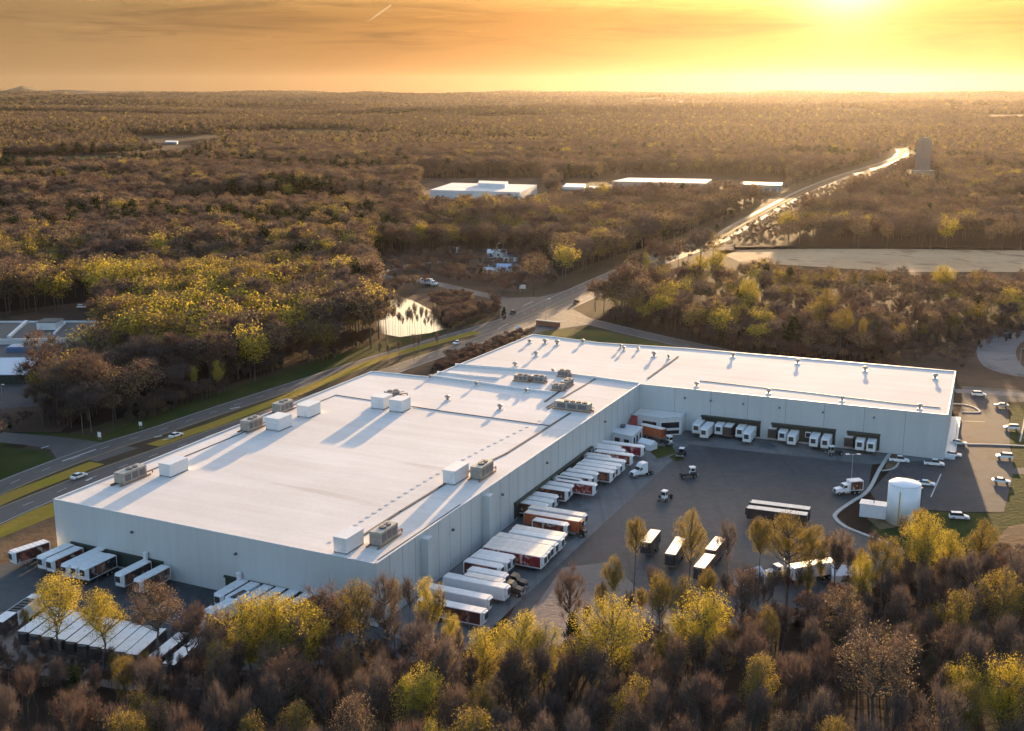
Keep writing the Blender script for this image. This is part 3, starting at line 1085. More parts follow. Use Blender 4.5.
A_ = BA
plant_shed((174, 473), A_, (3.6, 6.5, 3.0), 'white plant shed behind the first cooling unit from the front corner of the roof')
cooling_unit((131, 480), A_, (3.0, 8.0, 2.6), 'grey cooling unit by the front roof corner over the highway')
cooling_unit((252, 429), A_, (3.0, 6.5, 2.8), 'grey cooling unit with timber skid just before the middle roof shed')
plant_shed((279, 428), A_, (4.6, 6.0, 3.3), 'white plant shed between two cooling units on the highway side of the roof')
cooling_unit((283, 411), A_, (3.0, 6.5, 2.6), 'grey cooling unit at the roof edge above the yellow median strip')
plant_shed((309, 415), A_, (4.2, 6.0, 3.2), 'white plant shed standing farthest along the highway side of the roof')
plant_shed((382, 407), A_, (4.4, 5.2, 3.3), 'white plant shed of the close pair in mid roof, the one nearer the highway')
plant_shed((400, 410), A_, (4.4, 5.2, 3.3), 'white plant shed of the close pair in mid roof, at the joint line')
cooling_unit((392, 397), A_ + 40, (1.8, 4.6, 1.6), 'low brown cooling unit right behind the close pair of roof sheds')
plant_shed((349, 548), A_, (3.2, 6.5, 3.1), 'white plant shed beside the near corner of the roof')
cooling_unit((384, 541), A_, (2.8, 7.0, 2.8), 'grey cooling unit on the near corner of the roof over the yellow trees')
plant_shed((456, 480), A_, (3.2, 7.5, 3.2), 'white plant shed in the middle of the long roof edge')
cooling_unit((482, 476), A_, (3.0, 6.8, 2.9), 'grey cooling unit in the middle of the long roof edge over the docks')
cooling_unit((573, 410), BB, (2.6, 11.0, 2.2), 'long low cooling unit lying crosswise above the dock office', 4, 0.5)
cooling_unit((522, 381), BB, (2.4, 5.0, 1.8), 'squat roof cooling unit, one of two in line behind the roof step', 2, 0.3)
cooling_unit((538, 382), BB, (2.4, 5.0, 1.8), 'squat roof cooling unit closer to the expansion joint of two in line', 2, 0.3)
cooling_unit((564, 376.5), BB, (2.2, 3.8, 1.8), 'small roof cooling unit standing on the far roof step', 2, 0.3)
cooling_unit((567, 386.5), A_, (2.2, 5.6, 1.9), 'roof cooling unit with brown casing near the end of the far expansion joint', 2, 0.3)
cooling_unit((558, 390.5), BB, (1.8, 3.8, 1.7), 'small pale roof cooling unit touching the brown one by the expansion joint', 2, 0.3)


def roof_vent(q, h_, r_, label, gooseneck=False):
    p = P(q[0], q[1], ZP)
    r = empty('roof_vent', p, -R(A_))
    tag(r, label, 'roof vent', 'small vents on the warehouse roof')
    MB().box((0, 0, 0.2), (r_ * 2, r_ * 2, 0.4), 0).build('curb', M['coping'], r)
    MB().tube((0, 0, 0.4), (0, 0, h_ * .7), r_ * .55, None, 10).build('stack', M['unit'], r)
    mb = MB()
    mb.tube((0, 0, h_ * .62), (0, 0, h_ * .85), r_ * 1.05, r_ * 1.15, 12)
    mb.tube((0, 0, h_ * .85), (0, 0, h_), r_ * 1.15, r_ * .3, 12)
    mb.build('cowl', M['unit'] if not gooseneck else M['coping'], r)


vents = [((447.5, 401), 1.9, .75, 'brown mushroom vent alone on the roof behind the white sheds'),
         ((500, 410), 1.9, .75, 'brown mushroom vent beside the cross joint of the roof'),
         ((430, 379), 1.5, .6, 'small vent at the outer end of the near roof step'),
         ((476, 386), 1.6, .6, 'small vent in the middle of the near roof step'),
         ((526, 393), 1.6, .6, 'small vent at the inner end of the near roof step'),
         ((515, 367), 1.8, .8, 'vent standing on the far roof step toward the highway'),
         ((553, 373), 1.5, .6, 'vent standing on the far roof step next to the small cooling unit'),
         ((536, 356.5), 2.0, .7, 'vent alone in the middle of the far roof'),
         ((529.5, 343.5), 1.6, .7, 'vent behind the parapet corner by the highway junction'),
         ((545, 344), 2.0, .8, 'wide vent second along the far parapet from the highway'),
         ((557, 345.5), 2.2, .8, 'tall vent third along the far parapet from the highway'),
         ((582.5, 343.5), 1.8, .7, 'vent by the notch of the far parapet'),
         ((620.5, 348.5), 1.8, .5, 'thin pale vent of a pair on the far roof'),
         ((623.8, 351), 1.8, .55, 'thin dark vent of a pair on the far roof'),
         ((638, 350.5), 1.4, .5, 'low vent close to the far parapet before the wing'),
         ((654, 357), 2.1, .8, 'wide dark vent next to the wing roof joint'),
         ((668.5, 359), 1.6, .5, 'small dark vent touching the wing roof joint'),
         ((733, 357.5), 1.9, .8, 'vent on the rear edge of the wing roof, the one closest to the joint'),
         ((797.5, 364), 1.9, .8, 'second rear vent of the wing roof from the joint'),
         ((865, 371.5), 1.9, .8, 'third rear vent of the wing roof from the joint'),
         ((935, 379), 1.9, .8, 'rear vent at the parking-lot end of the wing roof'),
         ((696.5, 387), 1.8, .7, 'yard-side vent of the wing roof over the first dock bay'),
         ((768.5, 394), 1.8, .7, 'yard-side vent of the wing roof between the first two dock bays'),
         ((842, 401.5), 1.8, .7, 'yard-side vent of the wing roof over the third dock bay'),
         ((919.5, 409.5), 1.8, .7, 'yard-side vent near the outer corner of the wing roof')]
for q, h_, r_, lb in vents:
    roof_vent(q, h_, r_, lb)
# ------------------------------------------------------------------ trailers, trucks, cars
M['white'] = mat('white_paint', (0.84, 0.845, 0.85), 0.4, var=0.05, scale=0.8)
M['troof'] = mat('trailer_roof', (0.74, 0.74, 0.735), 0.45, var=0.1, scale=0.5)
M['cream'] = mat('sunlit_cream_trailer_roof', (0.80, 0.72, 0.64), 0.5, var=0.12, scale=0.5)  # cream, lightened in colour so roofs in shadow look sunlit
M['steel'] = mat('dull_steel', (0.28, 0.28, 0.29), 0.5, 0.6)
M['alu'] = mat('aluminium', (0.55, 0.56, 0.57), 0.35, 0.7)
M['tyre'] = mat('tyre', (0.02, 0.02, 0.021), 0.9)
M['chassis'] = mat('chassis', (0.045, 0.042, 0.042), 0.75)
M['lens'] = mat('head_lamp', (0.75, 0.75, 0.72), 0.15, var=0)
M['tail'] = mat('tail_lamp', (0.35, 0.02, 0.02), 0.3, var=0)
M['grille'] = mat('grille', (0.05, 0.05, 0.055), 0.5)
M['yellow'] = mat('yellow_paint', (0.55, 0.36, 0.05), 0.5)
M['blue'] = mat('blue_paint', (0.10, 0.16, 0.30), 0.35)
M['dark_paint'] = mat('dark_paint', (0.025, 0.025, 0.03), 0.5)
M['silver'] = mat('silver_paint', (0.45, 0.46, 0.48), 0.3, 0.4)


def graphic(name, base, blob, blob2, scale=0.32):
    """printed side: a dark ground with pale blotchy picture shapes"""
    m = bpy.data.materials.new(name)
    m.use_nodes = True
    t = NT(m.node_tree)
    b = m.node_tree.nodes['Principled BSDF']
    ob = t.n('ShaderNodeTexCoord').outputs['Object']
    oi = t.n('ShaderNodeObjectInfo').outputs['Random']
    off_ = t.n('ShaderNodeCombineXYZ')
    t.l(t.math('MULTIPLY', oi, 40.0), off_.inputs[1])
    v = t.vmath('ADD', ob, off_.outputs[0]).outputs[0]
    k1 = t.ss(t.noise(v, scale, 3.0, 0.5), 0.52, 0.60)
    k2 = t.ss(t.noise(v, scale * 2.3, 3.0, 0.5), 0.56, 0.62)
    sp_ = t.n('ShaderNodeSeparateXYZ')
    t.l(ob, sp_.inputs[0])
    mid = t.math('MULTIPLY', t.ss(sp_.outputs[1], -6.4, -4.8), t.math('SUBTRACT', 1.0, t.ss(sp_.outputs[1], 2.5, 6.0)))
    c = t.mix(t.math('MULTIPLY', k1, mid), base, blob)
    c = t.mix(t.math('MULTIPLY', k2, t.math('MULTIPLY', mid, 0.8)), c, blob2)
    t.l(c, b.inputs['Base Color'])
    b.inputs['Roughness'].default_value = 0.45
    return m


M['g_red'] = graphic('red_printed_side', (0.20, 0.018, 0.022), (0.52, 0.20, 0.14), (0.70, 0.58, 0.50))
M['g_brown'] = graphic('brown_printed_side', (0.10, 0.035, 0.028), (0.36, 0.12, 0.07), (0.60, 0.48, 0.38))
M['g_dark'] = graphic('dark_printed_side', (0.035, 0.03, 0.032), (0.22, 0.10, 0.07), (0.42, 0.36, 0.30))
M['g_orange'] = mat('orange_side', (0.44, 0.115, 0.045), 0.5, var=0.2, scale=0.6)
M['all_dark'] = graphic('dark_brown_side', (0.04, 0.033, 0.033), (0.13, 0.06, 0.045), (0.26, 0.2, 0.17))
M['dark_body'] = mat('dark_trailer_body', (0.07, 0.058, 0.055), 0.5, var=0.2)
M['g_white'] = mat('white_side', (0.70, 0.71, 0.73), 0.42, var=0.06, scale=0.5)
TR = {}


def wheel(parent, x, y, r_=0.5, w_=0.5, nm='wheel'):
    mb = MB()
    mb.tube((x - w_ / 2, y, r_), (x + w_ / 2, y, r_), r_, None, 14, 0)
    sg = 1 if x > 0 else -1
    mb.tube((x + sg * (w_ / 2 + 0.005), y, r_), (x + sg * (w_ / 2 + 0.02), y, r_), r_ * .5, None, 10, 1)
    return mb.build(nm, [M['tyre'], M['alu']], parent)


def make_trailer(L, style, roof='troof', reefer=True):
    """origin on the ground under the middle; front faces +y"""
    r = empty('box_trailer')
    h = L / 2
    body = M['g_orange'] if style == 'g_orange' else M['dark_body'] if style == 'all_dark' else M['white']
    mb = MB()
    mb.box((0, 0, 2.62), (2.5, L, 2.76), 0, bev=0.05)
    mb.box((0, 0, 1.18), (2.54, L, 0.16), 1)
    mb.build('body', [body, M['steel']], r)
    mb = MB()
    mb.box((0, 0, 4.03), (2.46, L - 0.1, 0.06), 0)
    for i in range(int(L / 1.2)):
        mb.box((0, -h + 0.6 + i * 1.2, 4.07), (2.4, 0.05, 0.03), 0)
    mb.build('roof', M[roof], r)
    for s in (-1, 1):
        MB().box((s * 1.262, -0.02, 2.66), (0.02, L - 0.5, 2.45), 0).build('side_panel', M[style], r)
    for s in (-1, 1):
        MB().box((s * 0.6, -h - 0.03, 2.6), (1.16, 0.05, 2.6), 0).build('rear_door', M['dark_body'] if style == 'all_dark' else M['white'], r)
    if reefer:
        u = MB()
        u.box((0, h + 0.26, 3.05), (1.75, 0.5, 1.75), 0, bev=0.09)
        ru = u.build('refrigeration_unit', body, r)
        MB().box((0, h + 0.53, 3.0), (1.4, 0.05, 1.35), 0, bev=0.015).build('intake_grille', M['grille'], ru)
    mb = MB()
    for s in (-1, 1):
        mb.box((s * 0.5, -0.2, 0.98), (0.14, L - 1.2, 0.25), 0)
    mb.box((0, -h + 2.4, 0.75), (1.9, 2.6, 0.22), 0)
    mb.box((0, -h + 0.1, 0.6), (2.2, 0.12, 0.12), 0)
    mb.build('chassis', M['chassis'], r)
    for s in (-1, 1):
        for y in (-h + 1.7, -h + 3.0):
            wheel(r, s * 0.95, y, 0.5, 0.55)
    for s in (-1, 1):
        mb = MB()
        mb.box((s * 0.75, h - 2.9, 0.6), (0.14, 0.14, 1.1), 0)
        mb.box((s * 0.75, h - 2.9, 0.04), (0.3, 0.3, 0.06), 0)
        mb.build('landing_leg', M['steel'], r)
    return r


def trailer(front_px, az, L, style='g_white', roof='troof', label='', group='', front=None, name=None):
    key = (L, style, roof)
    first = key not in TR
    r = make_trailer(L, style, roof) if first else copy_tree(TR[key])
    if first: TR[key] = r
    f = front or P(front_px[0], front_px[1], 4.05)
    d = azv(az)
    c = Vector((f.x, f.y, 0)) - d * (L / 2)
    c.z = 0.06
    r.location = c
    r.rotation_euler = (0, 0, -R(az))
    tag(r, label, 'trailer', group)
    return r


WALL_AZ = math.degrees(math.atan2(nL.x, nL.y))     # straight out of the long wall
WING_AZ = math.degrees(math.atan2(nW.x, nW.y))
FRONT_AZ = math.degrees(math.atan2(nF.x, nF.y))
ORD = ['first', 'second', 'third', 'fourth', 'fifth', 'sixth', 'seventh', 'eighth', 'ninth', 'tenth', 'eleventh', 'twelfth', 'thirteenth', 'fourteenth', 'fifteenth', 'sixteenth']

# long-wall docks, from the dock office towards the near corner: (front x, y, style)
dl = (IN_ - CN).normalized()
rowA = [(643, 446.5, 'g_red'), (619, 447, 'g_white'), (623.5, 450.2, 'g_dark'), (632, 455, 'g_red'), (609, 456.6, 'g_white'), (624, 461, 'g_white'), (619.5, 465, 'g_dark'), (615, 468, 'g_white'), (612, 471.6, 'g_brown'),
        (596.5, 473.3, 'g_white'), (591, 477.3, 'g_dark'), (580, 480.2, 'g_white'), (595, 484.3, 'g_red'), (571.5, 485.7, 'g_white'), (567.5, 490, 'g_brown')]
DESC = {'g_red': 'trailer with dark red printed side', 'g_white': 'plain white trailer', 'g_dark': 'trailer with dark printed side', 'g_brown': 'trailer with brown printed side', 'g_orange': 'orange-sided trailer', 'all_dark': 'all-dark trailer'}


def wall_dist(f, base, n):
    return (f - base).dot(n)


def docked(pts, az, base, n, mid, gname, maxL=14.6, gap=0.9):
    for i, q in enumerate(pts):
        f = P(q[0], q[1], 4.05)
        dist = wall_dist(f, base, n)
        L = min((8.5, 11.0, 12.8, 14.6), key=lambda v: abs(v - (dist - gap)))
        trailer(None, az, L, q[2], q[3] if len(q) > 3 else 'troof', f'{DESC[q[2]]} docked at the {mid[0]}, {ORD[i]} from {mid[1]}', gname, front=f)


docked(rowA, WALL_AZ, CN, nL, ('long wall', 'dock office'), 'trailers docked along the long wall')
docked([(556, 496.3, 'g_white'), (551.5, 501, 'g_white'), (546, 505, 'g_brown')], WALL_AZ, CN, nL, ('long dock end', 'the row gap'), 'trailers at the end of the long dock')
GY = 'trailers parked loose along the long wall'
trailer((584.5, 514.8), WALL_AZ, 14.6, 'g_white', 'cream', 'white trailer parked right behind the orange-sided one', GY)
trailer((581, 520.3), WALL_AZ, 14.6, 'g_orange', 'cream', 'long trailer with bright orange side beside a short truck', GY)
trailer((564, 534.6), WALL_AZ, 12.8, 'g_dark', 'cream', 'shorter cream-roofed trailer by the short truck, front end in sun', GY)
trailer((561, 538.6), WALL_AZ, 12.8, 'g_white', 'troof', 'trailer with brightest white roof among the block of five', GY)
trailer((555, 543.8), WALL_AZ, 14.6, 'g_white', 'cream', 'cream-roofed trailer next to the bright white roof in the block of five', GY)
trailer((550, 548), WALL_AZ, 14.6, 'g_white', 'cream', 'cream-roofed trailer second from the open side of the block of five', GY)
trailer((543.5, 555.6), WALL_AZ, 14.6, 'g_red', 'cream', 'outermost trailer of the block with dark red printed side and pale lettering shapes', GY)
trailer((547, 551.8), WALL_AZ, 14.6, 'g_white', 'cream', 'cream-roofed trailer between the red-sided one and its row mates', GY)
GN_ = 'trailers in threes and pairs near the long wall'
trailer((512, 557), WALL_AZ, 8.5, 'g_white', 'troof', 'short white reefer at the far side of a parked trio', GN_)
trailer((507, 561), WALL_AZ, 8.5, 'g_white', 'troof', 'short white reefer in the middle of a parked trio', GN_)
trailer((500.5, 566), WALL_AZ, 8.5, 'g_brown', 'troof', 'short reefer with brown side at the near side of a parked trio', GN_)
trailer((505, 574.8), WALL_AZ, 8.5, 'g_white', 'troof', 'short white trailer coupled to the far one of two dark tractors', GN_)
trailer((501, 580.6), WALL_AZ, 8.5, 'g_white', 'cream', 'short white trailer coupled to the near one of two dark tractors', GN_)
trailer((507, 586.5), WALL_AZ, 14.6, 'g_white', 'troof', 'long all-white trailer with bluish side near the warehouse corner', GN_)
trailer((489, 597.5), WALL_AZ, 14.6, 'g_white', 'troof', 'long white trailer half hidden by yellow trees near the warehouse corner', GN_)
trailer((484, 611), WALL_AZ, 14.6, 'g_brown', 'troof', 'long trailer with rusty side deep behind the trees near the warehouse corner', GN_)

# wing docks
wing = [(696.4, 424.6, 'g_white'), (704, 429, 'g_white'), (718.7, 425.6, 'g_white'), (727.5, 427.3, 'all_dark'), (739.8, 428.5, 'g_white'), (746.8, 433.2, 'g_white'), (772, 429.2, 'all_dark'), (782.3, 432, 'g_white'), (791.5, 435.6, 'g_white'),
        (808.5, 431.5, 'g_white'), (813.6, 437.6, 'g_white'), (825.2, 439.2, 'g_white'), (848.6, 437.8, 'all_dark'), (859.8, 441, 'g_white'), (871, 442.6, 'g_white')]
docked(wing, WING_AZ, IN_, nW, ('warehouse wing', 'the office annex'), 'trailers docked along the wing')

# front-wall docks in blue shade
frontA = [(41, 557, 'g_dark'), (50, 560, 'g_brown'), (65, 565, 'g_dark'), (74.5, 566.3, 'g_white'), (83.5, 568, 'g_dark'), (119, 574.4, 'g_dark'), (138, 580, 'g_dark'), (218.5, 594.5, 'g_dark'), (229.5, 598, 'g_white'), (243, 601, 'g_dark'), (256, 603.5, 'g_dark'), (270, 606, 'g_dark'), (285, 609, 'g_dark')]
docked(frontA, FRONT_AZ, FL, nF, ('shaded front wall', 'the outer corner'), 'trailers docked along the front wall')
trailer((12, 551.8), 218.0, 8.5, 'g_brown', 'troof', 'white-roofed trailer standing alone on the dirt off the outer front corner', 'loose trailers at the front wall')
trailer((210.5, 611.5), FRONT_AZ + 3, 11.0, 'g_white', 'troof', 'white trailer hitched to the white road tractor at the front docks', 'loose trailers at the front wall')
# row parked in the trees
GT_ = 'white trailers parked side by side among the trees'
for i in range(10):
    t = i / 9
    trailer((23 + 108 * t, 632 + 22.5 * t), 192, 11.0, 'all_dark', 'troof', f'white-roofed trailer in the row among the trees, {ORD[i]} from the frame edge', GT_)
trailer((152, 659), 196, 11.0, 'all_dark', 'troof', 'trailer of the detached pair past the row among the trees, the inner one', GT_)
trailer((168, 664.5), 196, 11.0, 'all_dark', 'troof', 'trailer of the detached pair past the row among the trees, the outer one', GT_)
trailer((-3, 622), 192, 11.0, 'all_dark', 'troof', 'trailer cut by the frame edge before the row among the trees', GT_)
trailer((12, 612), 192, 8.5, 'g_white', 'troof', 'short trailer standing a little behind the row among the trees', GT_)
# loose trailers on the yard
GL = 'lone trailers on the open yard'
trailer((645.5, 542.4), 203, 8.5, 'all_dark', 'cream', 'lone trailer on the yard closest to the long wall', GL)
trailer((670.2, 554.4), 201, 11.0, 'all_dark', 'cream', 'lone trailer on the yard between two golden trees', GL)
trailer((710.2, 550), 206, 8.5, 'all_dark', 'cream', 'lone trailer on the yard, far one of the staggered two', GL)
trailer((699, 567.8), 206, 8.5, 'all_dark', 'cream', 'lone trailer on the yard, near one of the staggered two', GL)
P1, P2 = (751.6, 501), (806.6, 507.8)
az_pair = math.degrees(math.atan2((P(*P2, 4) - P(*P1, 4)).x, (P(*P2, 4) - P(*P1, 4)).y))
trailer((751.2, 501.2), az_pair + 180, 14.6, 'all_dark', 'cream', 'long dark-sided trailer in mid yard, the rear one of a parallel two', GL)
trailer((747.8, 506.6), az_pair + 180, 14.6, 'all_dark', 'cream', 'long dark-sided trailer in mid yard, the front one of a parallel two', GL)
q1, q2 = P(792, 566, 4.0), P(825, 560.5, 4.0)
azq = math.degrees(math.atan2((q1 - q2).x, (q1 - q2).y))
trailer((791, 566.5), azq, 11.0, 'g_white', 'troof', 'white box trailer seen between trunks by the gable canopies', GL)
trailer((664, 429), WING_AZ - 72, 8.5, 'g_orange', 'cream', 'orange trailer drawn up beside the dock office', GL)


# ---- tractors
def make_tractor(paint, sleeper=True, name='road_tractor'):
    r = empty(name)
    mb = MB()
    for s in (-1, 1):
        mb.box((s * 0.45, -0.6, 0.85), (0.16, 6.6, 0.28), 0)
    mb.box((0, -2.0, 1.05), (1.1, 1.2, 0.16), 0)
    mb.build('frame', M['chassis'], r)
    mb = MB()
    mb.profile([(-0.55, 0.95), (1.3, 0.95), (1.25, 2.0), (0.75, 2.85), (-0.55, 2.95)], -1.12, 1.12, 0, inset=0.1)
    cab = mb.build('cab', paint, r)
    MB().profile([(1.31, 0.75), (3.05, 0.75), (3.1, 1.45), (2.9, 1.72), (1.27, 2.0)], -1.0, 1.0, 0, inset=0.16).build('hood', paint, r)
    mb = MB()
    mb.add([(-0.98, 1.275, 2.05), (0.98, 1.275, 2.05), (0.92, 0.83, 2.76), (-0.92, 0.83, 2.76), (-0.98, 1.305, 2.05), (0.98, 1.305, 2.05), (0.92, 0.86, 2.76), (-0.92, 0.86, 2.76)],
           [(4, 7, 6, 5)[::-1], (0, 1, 2, 3)[::-1], (0, 4, 5, 1), (1, 5, 6, 2), (2, 6, 7, 3), (3, 7, 4, 0)], 0)
    mb.build('windscreen', M['glass'], r)
    for s in (-1, 1):
        MB().box((s * 1.085, 0.45, 2.35), (0.05, 0.8, 0.6), 0).build('side_window', M['glass'], r)
        mr = MB()
        mr.box((s * 1.35, 1.1, 2.2), (0.2, 0.08, 0.55), 0)
        mr.box((s * 1.2, 1.1, 2.2), (0.2, 0.04, 0.05), 0)
        mr.build('mirror', M['chassis'], r)
        MB().box((s * 0.85, 3.05, 1.1), (0.35, 0.12, 0.25), 0, bev=0.03).build('headlight', M['lens'], r)
        MB().tube((s * 1.0, -0.9, 0.8), (s * 1.0, 0.6, 0.8), 0.32, None, 12).build('fuel_tank', M['alu'], r)
    MB().box((0, 3.08, 1.2), (1.2, 0.08, 0.75), 0).build('grille', M['grille'], r)
    MB().box((0, 3.15, 0.62), (2.35, 0.2, 0.35), 0, bev=0.05).build('bumper', M['steel'], r)
    if sleeper:
        MB().profile([(-1.9, 0.95), (-0.56, 0.95), (-0.56, 2.96), (0.55, 3.0), (-0.2, 3.75), (-1.9, 3.85)], -1.15, 1.15, 0, inset=0.12).build('sleeper', paint, r)
    for s in (-1, 1):
        wheel(r, s * 1.0, 2.2, 0.5, 0.3)
        for y in (-2.2, -3.45):
            wheel(r, s * 0.92, y, 0.5, 0.55)
    MB().tube((0.9, -2.05, 0.9), (0.9, -2.05, 3.6), 0.08, None, 8).build('exhaust_stack', M['alu'], r)
    return r


def place(r, q, az, label, cat, group=None, z=0.06):
    p = P(q[0], q[1])
    r.location = (p.x, p.y, z)
    r.rotation_euler = (0, 0, -R(az))
    tag(r, label, cat, group)
    return r


tA = make_tractor(M['white'])
place(tA, (640, 476), 235, 'white road tractor with tall sleeper driving over the concrete apron', 'tractor')
place(copy_tree(tA), (209, 628), FRONT_AZ + 3, 'white road tractor in front of its trailer at the shaded front docks', 'tractor')
tD = make_tractor(M['dark_paint'], False)
place(tD, (574.5, 535), WALL_AZ, 'black tractor under the front of the short truck box by the orange trailer', 'tractor')
place(copy_tree(tD), (514, 587), WALL_AZ, 'black tractor of the far short white trailer near the warehouse corner', 'tractor')
place(copy_tree(tD), (510, 594), WALL_AZ, 'black tractor of the near short white trailer near the warehouse corner', 'tractor')
trailer((566.5, 524.2), WALL_AZ, 8.5, 'g_brown', 'troof', 'short white-roofed truck box with brown printed side in front of the orange trailer', GY)
tY = make_tractor(M['white'], False)
place(tY, (778, 577), azq, 'white tractor standing ahead of the white box trailer in the trees', 'tractor')


def make_yard_tractor(paint):
    r = empty('yard_tractor')
    mb = MB()
    for s in (-1, 1):
        mb.box((s * 0.45, -0.3, 0.85), (0.2, 4.9, 0.35), 0)
    mb.box((0, -1.2, 1.1), (1.2, 1.6, 0.18), 0)
    mb.build('frame', M['chassis'], r)
    MB().box((-0.35, 1.0, 1.9), (1.3, 1.5, 1.9), 0, bev=0.08, taper=(.93, .9)).build('cab', paint, r)
    MB().box((-0.35, 1.0, 2.92), (1.45, 1.7, 0.14), 0, bev=0.03).build('cab_roof', M['white'], r)
    MB().box((-0.35, 1.745, 2.2), (1.1, 0.05, 0.8), 0).build('windscreen', M['glass'], r)
    for s in (-1, 1):
        MB().box((-0.35 + s * 0.635, 1.0, 2.2), (0.05, 1.0, 0.75), 0).build('side_window', M['glass'], r)
    MB().box((-0.35, 0.27, 2.2), (1.0, 0.05, 0.7), 0).build('rear_window', M['glass'], r)
    MB().box((0.65, 1.1, 1.3), (0.8, 1.8, 0.7), 0, bev=0.06).build('engine_cover', M['chassis'], r)
    MB().box((0, 2.15, 0.75), (2.3, 0.2, 0.4), 0, bev=0.04).build('bumper', M['steel'], r)
    for s in (-1, 1):
        wheel(r, s * 1.0, 1.4, 0.5, 0.32)
        wheel(r, s * 0.92, -1.9, 0.5, 0.55)
        MB().box((s * 0.85, 2.27, 1.0), (0.25, 0.06, 0.2), 0).build('headlight', M['lens'], r)
    return r


yA = make_yard_tractor(M['white'])
place(copy_tree(yA), (666.5, 444.5), WING_AZ - 50, 'white yard tractor at the front of the orange trailer by the dock office', 'yard tractor', 'yard tractors')
place(yA, (689, 477.5), 80, 'white-roofed yard tractor crossing the dark yard below the wing docks', 'yard tractor', 'yard tractors')
place(copy_tree(yA), (665, 500), 215, 'yard tractor with dark body alone in the middle of the dark yard', 'yard tractor', 'yard tractors')
yB = make_yard_tractor(M['chassis'])
place(yB, (681, 456.5), 200, 'black yard tractor parked at the small grass patch', 'yard tractor', 'yard tractors')
place(make_yard_tractor(M['unit']), (833.5, 455), 255, 'small tan yard tractor nosing under the second dock bay', 'yard tractor', 'yard tractors')

# straight box trucks
def make_box_truck(paint, side, L=6.2):
    r = make_tractor(paint, False, 'box_truck')
    mb = MB()
    mb.box((0, -0.75 - L / 2, 2.45), (2.45, L, 2.6), 0, bev=0.05)
    mb.build('box_body', M['white'], r)
    for s in (-1, 1):
        MB().box((s * 1.237, -0.75 - L / 2, 2.45), (0.02, L - .4, 2.2), 0).build('side_panel', side, r)
    MB().box((0, -0.75 - L / 2, 3.79), (2.4, L - .1, 0.06), 0).build('roof', M['troof'], r)
    mb = MB()
    mb.box((0, -L / 2 - 0.5, 0.98), (1.1, L, 0.3), 0)
    mb.build('subframe', M['chassis'], r)
    return r


place(make_box_truck(M['white'], M['g_brown'], 3.8), (845, 494), 258, 'white box truck with brown side by the lamp post and kerb', 'truck')
place(make_box_truck(M['white'], M['g_white'], 7.0), (433, 286), 118, 'white box truck on the side road beyond the pond', 'truck')


# ---- cars
def make_car(paint, kind='saloon'):
    r = empty('car')
    L, h1, h2 = {'saloon': (4.7, .95, 1.45), 'suv': (4.8, 1.08, 1.75), 'pickup': (5.6, 1.1, 1.85)}[kind]
    a = L / 2
    body = [(-a, .35), (a, .35), (a + .03, .62), (a - .15, .82), (a - 1.2, h1), (-a + .35, h1 + .02), (-a - .02, .85)]
    MB().profile(body, -.9, .9, 0, inset=.07).build('body', paint, r)
    if kind == 'saloon':
        cb = [(-a + .5, h1), (a - 1.25, h1), (a - 2.0, h2), (-a + 1.35, h2)]
    elif kind == 'suv':
        cb = [(-a + .1, h1), (a - 1.25, h1), (a - 1.9, h2), (-a + .45, h2)]
    else:
        cb = [(-a + 2.1, h1), (a - 1.35, h1), (a - 2.0, h2), (-a + 2.25, h2)]
    g_ = MB().profile([(y, z - .01) for y, z in cb], -.83, .83, 0, inset=.16).build('glazing', M['glass'], r)
    yt = [p[0] for p in cb[2:]]
    MB().box((0, sum(yt) / 2, h2 + .015), (1.34, abs(yt[0] - yt[1]) + .1, .05), 0, bev=.015).build('roof', paint, r)
    for s in (-1, 1):
        for y in (a - .95, -a + .95):
            wheel(r, s * .8, y, .33, .22)
        MB().box((s * .62, a - .02, .7), (.35, .1, .14), 0).build('headlight', M['lens'], r)
        MB().box((s * .66, -a - .01, .8), (.3, .06, .14), 0).build('tail_light', M['tail'], r)
    if kind == 'pickup':
        MB().box((0, -a + 1.1, h1 + .03), (1.45, 1.8, .04), 0).build('load_bed', M['chassis'], r)
    return r


cW = make_car(M['white'])
cS = make_car(M['white'], 'suv')
cars = [(cW, (926, 485.5), 110, 'white saloon car right beside the white tank'),
        (cW, (953, 456.5), 108, 'white saloon car in front of the outer wing corner'),
        (cW, (958.5, 444.5), 112, 'white saloon car tucked beside the pale end walk of the wing'),
        (cS, (1004, 458.5), 285, 'white estate-like car with long shadow on the sunlit lot'),
        (cW, (1001, 483), 108, 'white saloon car alone at the sunlit end of the lot by the lawn'),
        (cS, (1011, 429.5), 285, 'white high car parked at the lawn edge near the long kerb')]
done = set()
for src, q, az, lb in cars:
    c = src if id(src) not in done else copy_tree(src)
    done.add(id(src))
    place(c, q, az, lb, 'car', 'cars in the parking lot')
place(make_car(M['silver'], 'saloon'), (1001, 407), 285, 'silver-blue saloon car at the far end of the parking lot', 'car', 'cars in the parking lot')
cD = make_car(M['dark_paint'], 'suv')
place(cD, (512.5, 314), 200, 'dark car waiting at the highway junction stop line', 'car', 'cars on the highway')
place(make_car(M['dark_paint'], 'pickup'), (576, 303.5), 205, 'dark pickup entering the sunlit highway slip by the wood', 'car', 'cars on the highway')
place(copy_tree(cW), (457, 344), 205, 'white car on the near carriageway behind the far roof corner', 'car', 'cars on the highway')
place(copy_tree(cW), (176, 437), 30, 'white car on the highway at the start of the yellow median', 'car', 'cars on the highway')
place(copy_tree(cW), (79, 478), 30, 'white car on the near carriageway by the front roof corner', 'car', 'cars on the highway')
place(copy_tree(cS), (537, 341.5), 290, 'white car on the side road just over the far parapet', 'car', 'cars on the highway')
